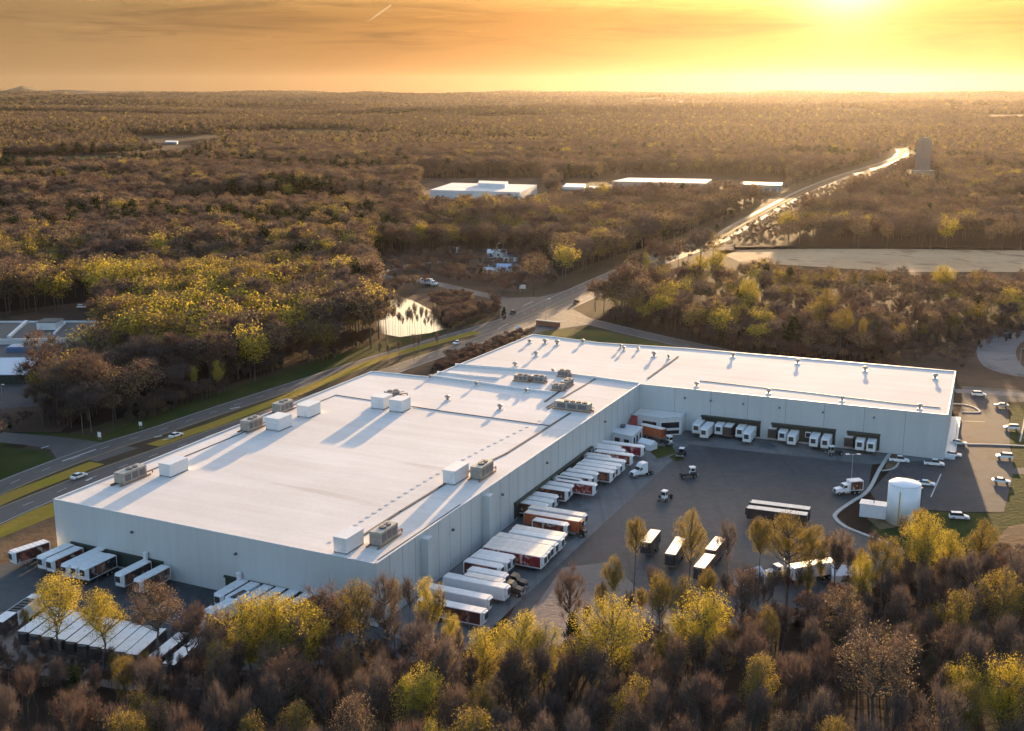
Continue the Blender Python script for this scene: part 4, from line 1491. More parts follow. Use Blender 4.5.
place(copy_tree(cS), (82, 308), 100, 'white vehicle in the dark clearing above the blue-roofed building', 'car', 'cars beyond the highway')
place(copy_tree(cS), (959, 519), 100, 'white vehicle in the dark shade below the parking lot', 'car', 'cars in the parking lot')
place(copy_tree(cS), (979, 396), 100, 'white vehicle on the narrow road behind the parking lot', 'car', 'cars in the parking lot')
r = make_car(M['white'], 'pickup')
place(r, (934, 465.5), 105, 'white pickup alone in mid lot in the shade of the wing', 'car', 'cars in the parking lot')
place(copy_tree(r), (899, 462), 105, 'white pickup at the mulch bed by the end of the apron', 'car', 'cars in the parking lot')
# ------------------------------------------------------------------ trees
M['bark'] = mat('bark', (0.125, 0.104, 0.09), 0.95, var=0.3, scale=0.6)
M['twig_grey'] = leaf_mat('grey_twigs', (0.100, 0.080, 0.074), (0.165, 0.131, 0.12), 0.32)
M['twig_red'] = leaf_mat('reddish_twigs', (0.102, 0.070, 0.061), (0.165, 0.113, 0.093), 0.32)
M['bud'] = leaf_mat('tan_buds', (0.25, 0.19, 0.115), (0.36, 0.28, 0.165), 0.45)
M['leaf_yellow'] = leaf_mat('yellow_leaves', (0.42, 0.335, 0.045), (0.54, 0.435, 0.08), 0.45)
M['leaf_gold'] = leaf_mat('olive_gold_leaves', (0.23, 0.175, 0.04), (0.36, 0.27, 0.06), 0.45)
M['needle'] = leaf_mat('needles', (0.022, 0.034, 0.016), (0.045, 0.055, 0.022), 0.2)


def rnd_unit(rng, n):
    v = rng.normal(size=(n, 3))
    return v / np.linalg.norm(v, axis=1)[:, None]


def tubes(segs, nside):
    """segs: list of (a, b, r0, r1) -> verts, quads"""
    a = np.array([s[0] for s in segs], float)
    b = np.array([s[1] for s in segs], float)
    r0 = np.array([s[2] for s in segs])
    r1 = np.array([s[3] for s in segs])
    d = b - a
    d /= np.linalg.norm(d, axis=1)[:, None] + 1e-9
    ref = np.where(np.abs(d[:, 2:3]) < 0.9, np.array([[0, 0, 1.0]]), np.array([[1.0, 0, 0]]))
    u = np.cross(d, ref)
    u /= np.linalg.norm(u, axis=1)[:, None] + 1e-9
    q = np.cross(d, u)
    t = np.arange(nside) * 2 * math.pi / nside
    ring = u[:, None, :] * np.cos(t)[None, :, None] + q[:, None, :] * np.sin(t)[None, :, None]
    Va = a[:, None, :] + ring * r0[:, None, None]
    Vb = b[:, None, :] + ring * r1[:, None, None]
    Vv = np.concatenate([Va, Vb], 1).reshape(-1, 3)
    i = np.arange(nside)
    f = np.stack([i, (i + 1) % nside, nside + (i + 1) % nside, nside + i], 1)
    F = (np.arange(len(segs))[:, None, None] * 2 * nside + f[None]).reshape(-1, 4)
    return Vv, F


def clumps(rng, h, cw, n, z0, shape):
    """clump centres filling an uneven crown"""
    out = []
    zc, rz = (z0 + 1.0) / 2 * h, (1.0 - z0) / 2 * h * 0.93
    lean = rng.normal(size=2) * cw * 0.05
    while len(out) < n:
        v = rnd_unit(rng, 1)[0] * rng.random() ** (1 / 3.0)
        if shape != 'cone' and v[2] < -0.25 and rng.random() < 0.55:
            continue
        t = (v[2] + 1) / 2
        wd = {'round': 1.0, 'tall': 0.80 + 0.2 * math.sin(t * 3), 'vase': 0.62 + 0.5 * t, 'cone': 1.25 * (1.02 - t) + 0.05}[shape]
        p = np.array([v[0] * cw / 2 * wd * 0.86 + lean[0] * t, v[1] * cw / 2 * wd * 0.86 + lean[1] * t, zc + v[2] * rz * 0.92])
        if all(np.linalg.norm((p - o) / np.array([1, 1, 1.1])) > cw * 0.62 / n ** 0.5 for o in out) or rng.random() < 0.08:
            out.append(p)
    return np.array(out)


def leaf_quads(rng, C, rad, per, size, up=0.25):
    n = len(C) * per
    c = np.repeat(C, per, 0)
    rr = np.repeat(rad, per)
    v = rnd_unit(rng, n)
    v[:, 2] *= 0.8
    pos = c + v * (rr * rng.random(n) ** 0.42)[:, None]
    nrm = v * 0.6 + rnd_unit(rng, n) + np.array([0, 0, up])
    nrm /= np.linalg.norm(nrm, axis=1)[:, None]
    t = np.cross(nrm, rnd_unit(rng, n))
    t /= np.linalg.norm(t, axis=1)[:, None] + 1e-9
    b = np.cross(nrm, t)
    s = size * (0.6 + 0.8 * rng.random(n))[:, None]
    Vv = np.stack([pos - t * s * .5, pos + b * s * .32, pos + t * s * .5, pos - b * s * .32], 1).reshape(-1, 3)
    F = (np.arange(n)[:, None] * 4 + np.arange(4)[None, :])
    return Vv, F


def twig_tris(rng, C, rad, per, length, width, root):
    n = len(C) * per
    c = np.repeat(C, per, 0)
    rr = np.repeat(rad, per)
    start = c + rnd_unit(rng, n) * (rr * 0.55 * rng.random(n))[:, None]
    d = (c - root) / (np.linalg.norm(c - root, axis=1)[:, None] + 1e-9) * 0.75 + rnd_unit(rng, n) * 0.85 + np.array([0, 0, 0.35])
    d /= np.linalg.norm(d, axis=1)[:, None]
    side = np.cross(d, rnd_unit(rng, n))
    side /= np.linalg.norm(side, axis=1)[:, None] + 1e-9
    L = length * (0.5 + 0.9 * rng.random(n))[:, None]
    wv = side * width * (0.6 + 0.8 * rng.random(n))[:, None]
    tip = start + d * L
    Vv = np.stack([start - wv / 2, start + wv / 2, tip], 1).reshape(-1, 3)
    F = np.arange(n)[:, None] * 3 + np.arange(3)[None, :]
    return Vv, F, tip


def tree_parts(seed, kind, h, cw, lod=0):
    """kind: bare, bud, yellow, gold, pine. returns (trunk arrays, crown arrays)"""
    rng = np.random.default_rng(seed)
    high = kind.endswith('high')
    kind = kind.replace('high', '')
    z0 = {'bare': 0.36, 'bud': 0.38, 'yellow': 0.34, 'gold': 0.38, 'pine': 0.16, 'redbare': 0.34}[kind] + (0.2 if high else 0)
    shape = 'cone' if kind == 'pine' else ['round', 'tall', 'vase'][seed % 3]
    nc = {0: 34, 1: 20, 2: 7}[lod] if 'bare' not in kind or lod else 46
    C = clumps(rng, h, cw, nc, z0, shape)
    rad = cw * (0.12 + 0.09 * rng.random(nc)) * (1.25 if 'bare' in kind and lod == 0 else 1.15 if lod == 0 else 1.45 if lod == 1 else 1.8)
    root = np.array([0, 0, z0 * h * 0.8])
    # trunk and limbs
    segs = []
    k = 5 if lod == 0 else 2
    pts = [np.array([0, 0, -0.3])]
    top = h * (0.80 if kind != 'pine' else 0.95)
    for i in range(1, k + 1):
        pts.append(np.array([rng.normal() * 0.12 * i, rng.normal() * 0.12 * i, top * i / k]))
    r_ = h * (0.0145 if lod == 0 else 0.0105)
    for i in range(k):
        segs.append((pts[i], pts[i + 1], r_ * (1 - 0.82 * i / k), r_ * (1 - 0.82 * (i + 1) / k)))
    if lod == 0:
        for c in C:
            zt = max(z0 * h * 0.75, min(top * 0.92, c[2] - np.hypot(c[0], c[1]) * (0.7 + 0.5 * rng.random())))
            tt = zt / top * k
            i = min(k - 1, int(tt))
            s = pts[i] + (pts[i + 1] - pts[i]) * (tt - i)
            m = (s + c) / 2 + np.array([rng.normal() * .3, rng.normal() * .3, -0.35])
            segs += [(s, m, r_ * 0.46, r_ * 0.3), (m, c, r_ * 0.3, 0.035)]
            for _ in range(2):
                e = c + (c - m) / (np.linalg.norm(c - m) + 1e-6) * 0.9 + rng.normal(size=3) * 0.8 + np.array([0, 0, 0.4])
                segs.append(((m * .35 + c * .65), e, 0.045, 0.015))
    TV, TF = tubes(segs, 6 if lod == 0 else 4)
    V, F, MI, off_ = [], [], [], 0

    def put(v, f, mi):
        nonlocal off_
        V.append(v)
        F.append(f + off_)
        MI.append(np.full(len(f), mi))
        off_ += len(v)
    per_t = {0: 62, 1: 50, 2: 12}[lod]
    wid = {0: 0.052, 1: 0.13, 2: 0.6}[lod]
    tl = {0: 1.7, 1: 2.0, 2: 3.0}[lod]
    if kind in ('bare', 'redbare'):
        v, f, tip = twig_tris(rng, C, rad, int(per_t * (1.6 if lod else 0.62 if high else 1.0)), tl, wid, root)
        put(v, f, 0)
        if lod == 0 and not high:
            v, f = leaf_quads(rng, C, rad * 1.15, 16, 0.2)
            put(v, f, 1)
    elif kind == 'pine':
        v, f = leaf_quads(rng, C, rad * 1.1, {0: 130, 1: 40, 2: 12}[lod], {0: 0.5, 1: 0.95, 2: 2.2}[lod], -0.1)
        put(v, f, 1)
    else:
        v, f, tip = twig_tris(rng, C, rad, int(per_t * (0.9 if kind == 'bud' else 0.4)), tl, wid, root)
        put(v, f, 0)
        n = {'yellow': {0: 300, 1: 58, 2: 12}, 'gold': {0: 190, 1: 40, 2: 9}, 'bud': {0: 110, 1: 46, 2: 9}}[kind][lod]
        sz = {0: 0.225, 1: 0.56, 2: 1.8}[lod] * (0.85 if kind == 'bud' else 1)
        v, f = leaf_quads(rng, C, rad * 1.05, n, sz)
        put(v, f, 1)
    return (TV, TF), (np.concatenate(V), F, np.concatenate(MI))


KMAT = {'bare': ('twig_grey', 'bud'), 'redbare': ('twig_red', 'bud'), 'bud': ('twig_red', 'bud'), 'yellow': ('twig_grey', 'leaf_yellow'),
        'gold': ('twig_grey', 'leaf_gold'), 'pine': ('twig_grey', 'needle')}

# detailed kinds, each thing > trunk, crown
PROTO = {}
TREE_H = 20.0
for kind, nvar, cw in (('bare', 4, 10.5), ('redbare', 2, 10.0), ('bud', 3, 9.5), ('yellow', 4, 11.5), ('gold', 3, 9.5), ('pine', 2, 7.5), ('goldhigh', 3, 8.5), ('barehigh', 3, 8.0), ('redbarehigh', 2, 8.0)):
    for i in range(nvar):
        (tv, tf), (cv, cf, cm) = tree_parts({'bare': 10, 'redbare': 30, 'bud': 50, 'yellow': 70, 'gold': 90, 'pine': 110, 'goldhigh': 130, 'barehigh': 150, 'redbarehigh': 170}[kind] + i, kind, TREE_H, cw, 0)
        tm = np_mesh('trunk', tv, [tf], [M['bark']])
        cmh = np_mesh('crown', cv, cf, [M[KMAT[kind.replace('high', '')][0]], M[KMAT[kind.replace('high', '')][1]]], cm)
        PROTO[(kind, i)] = (tm, cmh)
NVAR = {'bare': 4, 'redbare': 2, 'bud': 3, 'yellow': 4, 'gold': 3, 'pine': 2, 'goldhigh': 3, 'barehigh': 3, 'redbarehigh': 2}
TNAME = {'bare': 'bare_tree', 'redbare': 'bare_tree', 'bud': 'budding_tree', 'yellow': 'yellow_tree', 'gold': 'budding_tree', 'pine': 'evergreen_tree'}
trng = random.Random(11)
TREES = []


def plant(kind, x, y, h, label, group, wk=1.0, var=None, z=0.0):
    if kind == 'gold' and 'yard' in label: kind = 'goldhigh'
    i = trng.randrange(NVAR[kind]) if var is None else var % NVAR[kind]
    r = empty(TNAME[kind.replace('high', '')], (x, y, z), trng.uniform(0, 6.28))
    s = h / TREE_H
    r.scale = (s * wk, s * wk, s)
    tag(r, label, 'tree', group)
    tm, cmh = PROTO[(kind, i)]
    for nm, me in (('trunk', tm), ('crown', cmh)):
        o = bpy.data.objects.new(nm, me)
        COL.objects.link(o)
        o.parent = r
    TREES.append((x, y))
    return r


# trees that stand out, placed by the tip of the crown: (tip x, tip y, height, kind, width factor, label)
G1 = 'trees that stand out along the wood below the yard'
named = [
    (52, 573, 19, 'yellow', 1.0, 'broad yellow-green tree in front of the trailers docked at the blue-shaded front wall'),
    (98, 588, 17, 'yellow', .95, 'orange-yellow tree with rounded crown just above the row of parked white trailers'),
    (152, 581, 18, 'bud', 1.25, 'tan budding tree with wide clumped crown between the front docks and the parked trailers'),
    (186, 612, 14, 'redbare', 1.0, 'small reddish bare tree beside the tan budding tree at the dark dock yard'),
    (243, 598, 21, 'yellow', 1.0, 'big yellow tree leaning over the white road tractor at the front docks'),
    (282, 592, 22, 'yellow', 1.05, 'tallest yellow tree of the bright clump under the near roof corner'),
    (308, 604, 18, 'yellow', .8, 'smaller yellow tree on the roof-corner side of the bright clump'),
    (265, 612, 19, 'gold', 1.0, 'greener yellow tree in front of the bright clump under the near roof corner'),
    (330, 578, 20, 'redbare', 1.15, 'rounded brown bare tree in front of the near corner of the warehouse'),
    (357, 580, 21, 'gold', .8, 'slim olive tree before the near corner of the warehouse wall'),
    (383, 574, 22, 'bare', .8, 'slim dark bare tree rising against the near corner of the long wall'),
    (427, 577, 18, 'yellow', .6, 'narrow orange-yellow tree at the foot of the first wall pier'),
    (452, 612, 15, 'yellow', .55, 'small yellow tree just below the white trailers at the near end of the long wall'),
    (484, 628, 17, 'yellow', .8, 'yellow tree nearest the white trailers of a close yellow trio'),
    (517, 612, 20, 'yellow', .85, 'tallest tree of the close yellow trio below the concrete apron'),
    (543, 624, 18, 'yellow', .8, 'yellow tree on the gravel side of the close yellow trio'),
    (569, 562, 21, 'redbare', .6, 'thin leafless tree standing alone on the sunlit gravel'),
    (573, 612, 11, 'pine', 1.1, 'small dark evergreen at the foot of the thin leafless tree on the gravel'),
    (612, 602, 22, 'yellow', 1.1, 'big bright yellow tree in the middle of the wood edge by the gravel'),
    (614, 556, 18, 'gold', .6, 'airy olive tree on the yard edge above the big bright yellow tree'),
    (636, 518, 19, 'gold', .6, 'airy golden tree on the yard edge next to the first lone trailer'),
    (693, 508, 22, 'gold', .62, 'airy golden tree between the second and third lone trailers'),
    (661, 572, 18, 'gold', .6, 'slender olive tree under the lone trailers'),
    (684, 574, 18, 'gold', .65, 'olive tree with thick crown under the lone trailers'),
    (703, 589, 22, 'yellow', 1.0, 'large yellow tree below the lone trailers on the yard'),
    (668, 634, 16, 'gold', .8, 'olive tree tucked in front of the large yellow tree below the trailers'),
    (729, 522, 16, 'bare', .6, 'pale bare tree on the open yard beside the fourth lone trailer'),
    (745, 560, 20, 'redbare', .6, 'thin reddish bare tree beside the white gable canopy'),
    (762, 520, 19, 'gold', .8, 'golden tree in front of the pair of long trailers in mid yard'),
    (792, 514, 21, 'gold', 1.0, 'broad golden tree whose crown covers the end of the two long trailers'),
    (812, 522, 19, 'gold', .8, 'golden tree beside the broad one by the curved kerb'),
    (838, 528, 18, 'bud', .9, 'tan budding tree at the end of the curved kerb'),
    (864, 552, 17, 'yellow', .55, 'small yellow-topped tree near the white gable canopy by the kerb'),
    (886, 534, 18, 'gold', .9, 'golden tree right below the low building of the white tank'),
    (926, 512, 20, 'yellow', .9, 'bright yellow tree standing at the foot of the white tank'),
    (952, 530, 15, 'yellow', .8, 'lower yellow tree beside the bright one at the tank'),
    (984, 518, 18, 'gold', .75, 'olive-yellow tree by the dirt strip past the parking lot'),
    (1008, 568, 20, 'gold', 1.0, 'olive tree below the dirt strip at the frame edge'),
    (960, 592, 19, 'gold', 1.0, 'dull olive tree deep in the wood below the parking lot'),
    (968, 660, 19, 'yellow', .65, 'yellow tree alone in the dark corner wood, the smaller of two'),
    (1010, 656, 21, 'yellow', .85, 'yellow tree alone in the dark corner wood, the larger of two'),
    (842, 585, 20, 'bud', 1.0, 'orange-tan tree at the dark wood edge below the gable canopy'),
    (880, 628, 24, 'bud', 1.25, 'large tan budding tree in the dark wood below the white tank'),
    (632, 676, 19, 'gold', .8, 'dull gold tree in the dark wood under the big bright yellow tree'),
    (420, 662, 20, 'yellow', .75, 'dull yellow tree in the dark wood below the trailers of the long wall'),
    (470, 708, 19, 'gold', 1.0, 'olive tree cut by the bottom edge under the yellow trio'),
    (436, 722, 16, 'yellow', .6, 'small yellow tree at the bottom edge below the dull yellow one'),
    (120, 712, 19, 'gold', .9, 'yellow-green tree at the bottom edge below the parked white trailers'),
    (254, 714, 18, 'gold', .7, 'olive tree at the bottom edge below the bright yellow clump'),
    (767, 604, 18, 'gold', .55, 'small gold-topped tree below the white gable canopy'),
    (763, 658, 20, 'gold', .75, 'dull gold tree in the dark wood below the flatbed truck'),
    (848, 614, 15, 'bud', .5, 'thin orange budding tree below the box trailer in the wood'),
    (82, 347, 25, 'redbare', 1.25, 'big dark bare tree in front of the blue-roofed building by the highway'),
    (52, 356, 23, 'bare', 1.15, 'grey bare tree hiding the middle of the blue-roofed building'),
    (170, 370, 11, 'yellow', .4, 'thin yellow sapling at the wood edge by the highway, first of three'),
    (193, 366, 12, 'yellow', .5, 'thin yellow sapling at the wood edge by the highway, middle of three'),
    (217, 360, 13, 'yellow', .7, 'yellow sapling at the wood edge by the highway, widest of three'),
    (149, 290, 20, 'yellow', 1.1, 'bright yellow tree at the front of the yellow patch in the wood over the highway'),
    (167, 287, 20, 'yellow', 1.1, 'bright yellow tree with large dome in the yellow patch over the highway'),
    (187, 292, 21, 'yellow', 1.3, 'largest yellow dome of the patch in the wood over the highway'),
    (170, 310, 19, 'yellow', 1.1, 'yellow dome facing the road in the patch over the highway'),
    (140, 318, 17, 'gold', 1.0, 'olive-yellow tree at the low end of the yellow patch over the highway'),
    (190, 258, 20, 'yellow', 1.1, 'yellow tree standing behind the patch over the highway'),
    (112, 266, 18, 'yellow', .9, 'lone pale yellow tree in the brown wood over the blue-roofed building'),
    (10, 238, 20, 'yellow', 1.1, 'bright yellow tree at the frame edge on the ridge of the brown wood'),
    (863, 318, 17, 'gold', .5, 'slim tree with golden head standing before the wood behind the wing'),
    (843, 307, 20, 'gold', 1.0, 'golden-crowned tree at the front of the wood behind the wing'),
    (750, 278, 20, 'yellow', 1.0, 'yellow dome in the middle of the wood behind the wing'),
    (827, 288, 20, 'gold', 1.0, 'golden dome over the wing roof in the wood behind it'),
    (645, 252, 19, 'yellow', .7, 'pointed yellow tree where the wood meets the highway bend'),
    (700, 254, 20, 'yellow', .9, 'yellow tree on the ridge of the wood by the highway, one with pointed top'),
    (717, 250, 21, 'yellow', 1.1, 'tallest yellow tree on the ridge of the wood by the open field'),
    (944, 265, 20, 'yellow', 1.2, 'wide yellow tree at the edge of the open tan field'),
    (767, 262, 18, 'pine', 1.0, 'dark evergreen on the ridge of the wood by the open field'),
    (790, 264, 18, 'pine', 1.1, 'dark broad evergreen beside the open field'),
    (504, 306, 8, 'pine', .9, 'small dark evergreen at the corner of the highway junction'),
]
for (tx, ty, h, kind, wk_, lb) in named:
    p = P(tx, ty, h * 0.985)
    plant(kind, p.x, p.y, h, lb, G1 if p.y < 330 else 'trees that stand out in the woods beyond the highway', wk_)

# ---- where woods may stand
BLD = [(p.x, p.y) for p in foot]
pw = lambda l: [(P(*q).x, P(*q).y) for q in l]
CLEAR = [pw(l) for l in (
    [(-400, 560), (0, 470), (0, 430), (100, 436), (160, 418), (220, 397), (300, 372), (370, 349), (450, 330), (490, 322), (560, 286), (612, 268), (648, 254), (668, 262), (620, 286), (585, 306), (605, 318), (660, 331), (740, 350), (800, 358), (880, 362), (900, 352), (960, 344), (990, 332), (1100, 322), (1300, 540), (990, 560), (930, 566), (870, 590), (800, 622), (720, 634), (640, 660), (520, 676), (430, 664), (300, 676), (230, 684), (160, 706), (0, 694), (-300, 690)],
    [(372, 305), (372, 256), (470, 251), (548, 257), (565, 288), (520, 298), (500, 318), (450, 333), (405, 340), (380, 338)],
    [(715, 251.5), (800, 249), (1100, 251), (1100, 293), (900, 293), (800, 290), (765, 283), (735, 268)],
    [(690, 252), (760, 248.5), (1100, 250), (1100, 243), (850, 244), (760, 244.5), (716, 246)],
    [(-100, 320), (0, 316), (100, 312), (112, 335), (112, 362), (48, 384), (30, 440), (-100, 440)],
    [(60, 300), (96, 297), (100, 312), (66, 316)],
    [(120, 139), (228, 138), (225, 149), (138, 152)], [(0, 158), (110, 155), (200, 150), (200, 158), (110, 167), (0, 171)],
    [(150, 203), (300, 201), (380, 203), (380, 208), (250, 210), (150, 208)],
    [(420, 179), (540, 177), (556, 214), (420, 217)], [(600, 175), (715, 174), (800, 178), (775, 198), (735, 202), (604, 208)], [(555, 181), (605, 181), (605, 208), (555, 210)],
    [(676, 268), (740, 266), (768, 284), (705, 288), (668, 282)],
    [(712, 236), (742, 219), (800, 187), (850, 169), (880, 160), (892, 143), (916, 142), (918, 166), (886, 184), (845, 200), (805, 222), (770, 246), (735, 266), (700, 262)], [(904, 176), (940, 176), (944, 195), (902, 195)], [(980, 202), (1060, 203), (1060, 218), (980, 217)],
)]
HWY = far_c[::2] + []
HWY2 = near_c[::2]


def allowed(x, y, margin=0.0):
    ok = np.ones(len(x), bool)
    for c in CLEAR:
        ok &= ~inpoly(x, y, c)
    nearb = (y > 600)
    d = np.minimum(dist_line(x, y, HWY), dist_line(x, y, HWY2))
    ok &= d > 14 + margin
    ok &= ~((y > 760) & (dist_line(x, y, HWY2) < 27) & (y < 2400))
    ok &= dist_line(x, y, side_s) > 11
    ok &= dist_line(x, y, side_n) > 10
    return ok


rng = np.random.default_rng(5)


def jgrid(r0, r1, sp, half=31.0, ymin=90):
    xs = np.arange(-r1 * math.sin(math.radians(half)), r1 * math.sin(math.radians(half)), sp)
    ys = np.arange(ymin, r1, sp)
    X, Y = np.meshgrid(xs, ys)
    X = X.ravel() + rng.uniform(-.45, .45, X.size) * sp
    Y = Y.ravel() + rng.uniform(-.45, .45, Y.size) * sp
    r = np.hypot(X, Y)
    a = np.degrees(np.arctan2(X, Y))
    k = (r > r0) & (r < r1) & (np.abs(a) < half)
    return X[k], Y[k]


def kinds_for(x, y):
    """which kind grows where: yellow drifts, dark evergreen stands, mostly bare wood"""
    px_, py_ = topix(x, y, np.full(len(x), 18.0))
    n1 = vnoise(x / 75 + 3, y / 75 + 9, 1)
    n2 = vnoise(x / 38 + 13, y / 38 + 19, 2)
    u = rng.random(len(x))
    yel = 0.05 + 0.28 * np.clip((n1 * .6 + n2 * .4 - 0.52) * 5, 0, 1)
    yel += np.exp(-(((px_ - 190) / 75) ** 2 + ((py_ - 285) / 38) ** 2)) * 0.7
    yel += np.exp(-(((px_ - 310) / 60) ** 2 + ((py_ - 275) / 40) ** 2)) * 0.55
    yel += np.exp(-(((px_ - 715) / 60) ** 2 + ((py_ - 262) / 20) ** 2)) * 0.5
    yel += np.exp(-(((px_ - 20) / 60) ** 2 + ((py_ - 240) / 8) ** 2)) * 0.4
    yel += np.exp(-(((px_ - 540) / 150) ** 2 + ((py_ - 214) / 10) ** 2)) * 0.3
    yel -= 0.04 * (py_ < 200)
    pine = 0.03 + 0.7 * np.clip((vnoise(x / 220 + 40, y / 130 + 7, 6) - 0.62) * 6, 0, 1)
    pine += 0.55 * ((py_ > 200) & (py_ < 222) & (px_ < 400) & (n1 > .35))
    k = np.where(u < 0.5, 0, 1)                      # bare / reddish bare
    v = rng.random(len(x))
    k = np.where(v < 0.5, 2, k)                     # budding; tan colour also stands in for sun on bare crowns
    k = np.where(rng.random(len(x)) < yel, np.where(rng.random(len(x)) < 0.45, 3, 4), k)
    k = np.where(rng.random(len(x)) < pine, 5, k)
    return k


KN = ['bare', 'redbare', 'bud', 'yellow', 'gold', 'pine']
# ---- foreground wood: every tree its own thing
FRONT = pw([(-90, 714), (0, 714), (165, 722), (215, 702), (240, 690), (300, 680), (430, 668), (520, 680), (640, 662), (700, 662), (800, 656), (862, 628), (890, 596), (930, 572), (1000, 565), (1090, 560), (1250, 700), (1150, 900), (-150, 900)])
sp_f = 5.8
xs, ys = jgrid(120, 420, sp_f, 33.0, 105)
k = inpoly(xs, ys, FRONT)
xs, ys = xs[k], ys[k]
px_, py_ = topix(xs, ys, np.full(len(xs), 18.0))
k = (px_ > -35) & (px_ < 1059) & (py_ < 745)
xs, ys, px_, py_ = xs[k], ys[k], px_[k], py_[k]
tn = np.array(TREES)
k = np.array([np.min(np.hypot(tn[:, 0] - a, tn[:, 1] - b)) > 3.4 for a, b in zip(xs, ys)])
xs, ys, px_, py_ = xs[k], ys[k], px_[k], py_[k]
n1 = vnoise(xs / 30, ys / 30, 8)
ZONES = [(150, 'below the parked white trailers'), (330, 'below the bright yellow clump'), (470, 'below the near corner of the warehouse'),
         (600, 'below the close yellow trio'), (740, 'below the lone trailers'), (880, 'below the white gable canopies'), (2000, 'below the white tank and lot')]
for a, b, px1, py1, q in zip(xs, ys, px_, py_, n1):
    u = trng.random()
    kind = 'bare' if u < .14 else 'barehigh' if u < .46 else 'redbare' if u < .57 else 'redbarehigh' if u < .82 else 'bud' if u < .91 else 'gold' if u < .97 else 'pine'
    h = trng.uniform(13, 21) - (2 if py1 < 640 else 0)
    # the wood falls away towards the yard: its outer trees are the lowest
    lim = np.interp(px1, [0, 170, 200, 330, 430, 470, 560, 600, 740, 780, 870, 900, 1030], [655, 655, 612, 596, 592, 640, 640, 618, 618, 592, 588, 556, 548])
    while h > 6.5 and topix(a, b, h)[1] < lim:
        h -= 0.5
    zone = next(t for m_, t in ZONES if px1 < m_)
    word = {'bare': 'grey leafless tree', 'redbare': 'reddish leafless tree', 'barehigh': 'high-crowned grey leafless tree', 'redbarehigh': 'high-crowned reddish leafless tree', 'bud': 'brown tree with tan buds', 'gold': 'dull olive budding tree', 'pine': 'small dark evergreen'}[kind]
    plant(kind, a, b, h, f'{word} in the dark wood {zone}', f'{word}s in the wood {zone}', trng.uniform(.5, .85))
# thin trees standing in front of the yard edge, trunks showing
tr_pts = [(742, 634), (752, 628), (770, 630), (786, 624), (797, 622), (806, 628), (818, 616), (833, 612), (846, 606), (858, 604), (762, 640), (872, 598), (640, 640), (652, 636), (662, 644), (706, 640), (726, 632), (585, 655), (600, 648), (628, 648),
          (20, 676), (6, 684), (26, 688), (50, 684), (74, 690), (92, 696), (112, 690), (128, 700), (148, 694), (172, 700), (40, 690), (62, 688), (84, 694), (100, 690), (118, 700), (134, 694), (160, 700), (182, 690), (200, 676), (8, 660), (28, 650), (395, 655), (410, 650), (440, 660), (345, 668), (320, 672), (900, 578), (915, 572)]
for x_, y_ in tr_pts:
    p = P(x_, y_)
    kd = trng.choice(['barehigh', 'redbarehigh', 'goldhigh', 'barehigh'])
    side = 'among the parked white trailers' if x_ < 260 else 'before the near warehouse corner' if x_ < 480 else 'on the gravel yard edge' if x_ < 735 else 'around the white gable canopies'
    word = {'barehigh': 'thin grey leafless tree', 'redbarehigh': 'thin reddish leafless tree', 'goldhigh': 'thin tree with olive leaves'}[kd]
    plant(kd, p.x, p.y, trng.uniform(7, 10.5) if x_ < 190 else trng.uniform(11, 16), f'{word} with visible trunk {side}', f'{word}s {side}', trng.uniform(.45, .7))
# a few slim trees between the warehouse and the highway
for x_, y_, h in ((380, 366, 10), (388, 364, 8), (414, 362, 12), (419, 360, 11), (399, 362, 9), (437, 356, 10)):
    p = P(x_, y_)
    plant('barehigh', p.x, p.y, h, 'spindly leafless tree on the strip between the roof edge and the highway', 'spindly trees between roof and highway', .5)

for i in range(26):
    x_ = 379 + 70 * (i / 25) + trng.uniform(-1.5, 1.5)
    p = P(x_, trng.uniform(333, 340) - max(0, x_ - 420) * .12)
    plant(trng.choice(['barehigh', 'redbarehigh', 'barehigh']), p.x, p.y, trng.uniform(9, 16) - max(0, x_ - 415) * .12, 'slender bare tree standing before the bright pond', 'bare trees in front of the pond', trng.uniform(.35, .55))
# ---- the woods beyond: one mass, instanced over points
PCOL = bpy.data.collections.new('woodland_kinds')


def joined(name, seed, kind, h, cw, lod):
    (tv, tf), (cv, cf, cm) = tree_parts(seed, kind, h, cw, lod)
    V_ = np.concatenate([cv, tv])
    F_ = list(cf) + [tf + len(cv)]
    mi = np.concatenate([cm, np.full(len(tf), 2)])
    return V_, F_, mi


mid_index = {}
pi = 0
for kind, nvar, cw in (('bare', 3, 10.5), ('redbare', 3, 10), ('bud', 2, 9.5), ('yellow', 3, 11), ('gold', 3, 10), ('pine', 2, 7.5)):
    for i in range(nvar):
        V_, F_, mi = joined('tree', 200 + pi, kind, 18.0, cw, 1)
        me = np_mesh('woodland_kind', V_, F_, [M[KMAT[kind][0]], M[KMAT[kind][1]], M['bark']], mi)
        o = bpy.data.objects.new('kind_%03d' % pi, me)
        PCOL.objects.link(o)
        mid_index.setdefault(kind, []).append(pi)
        pi += 1
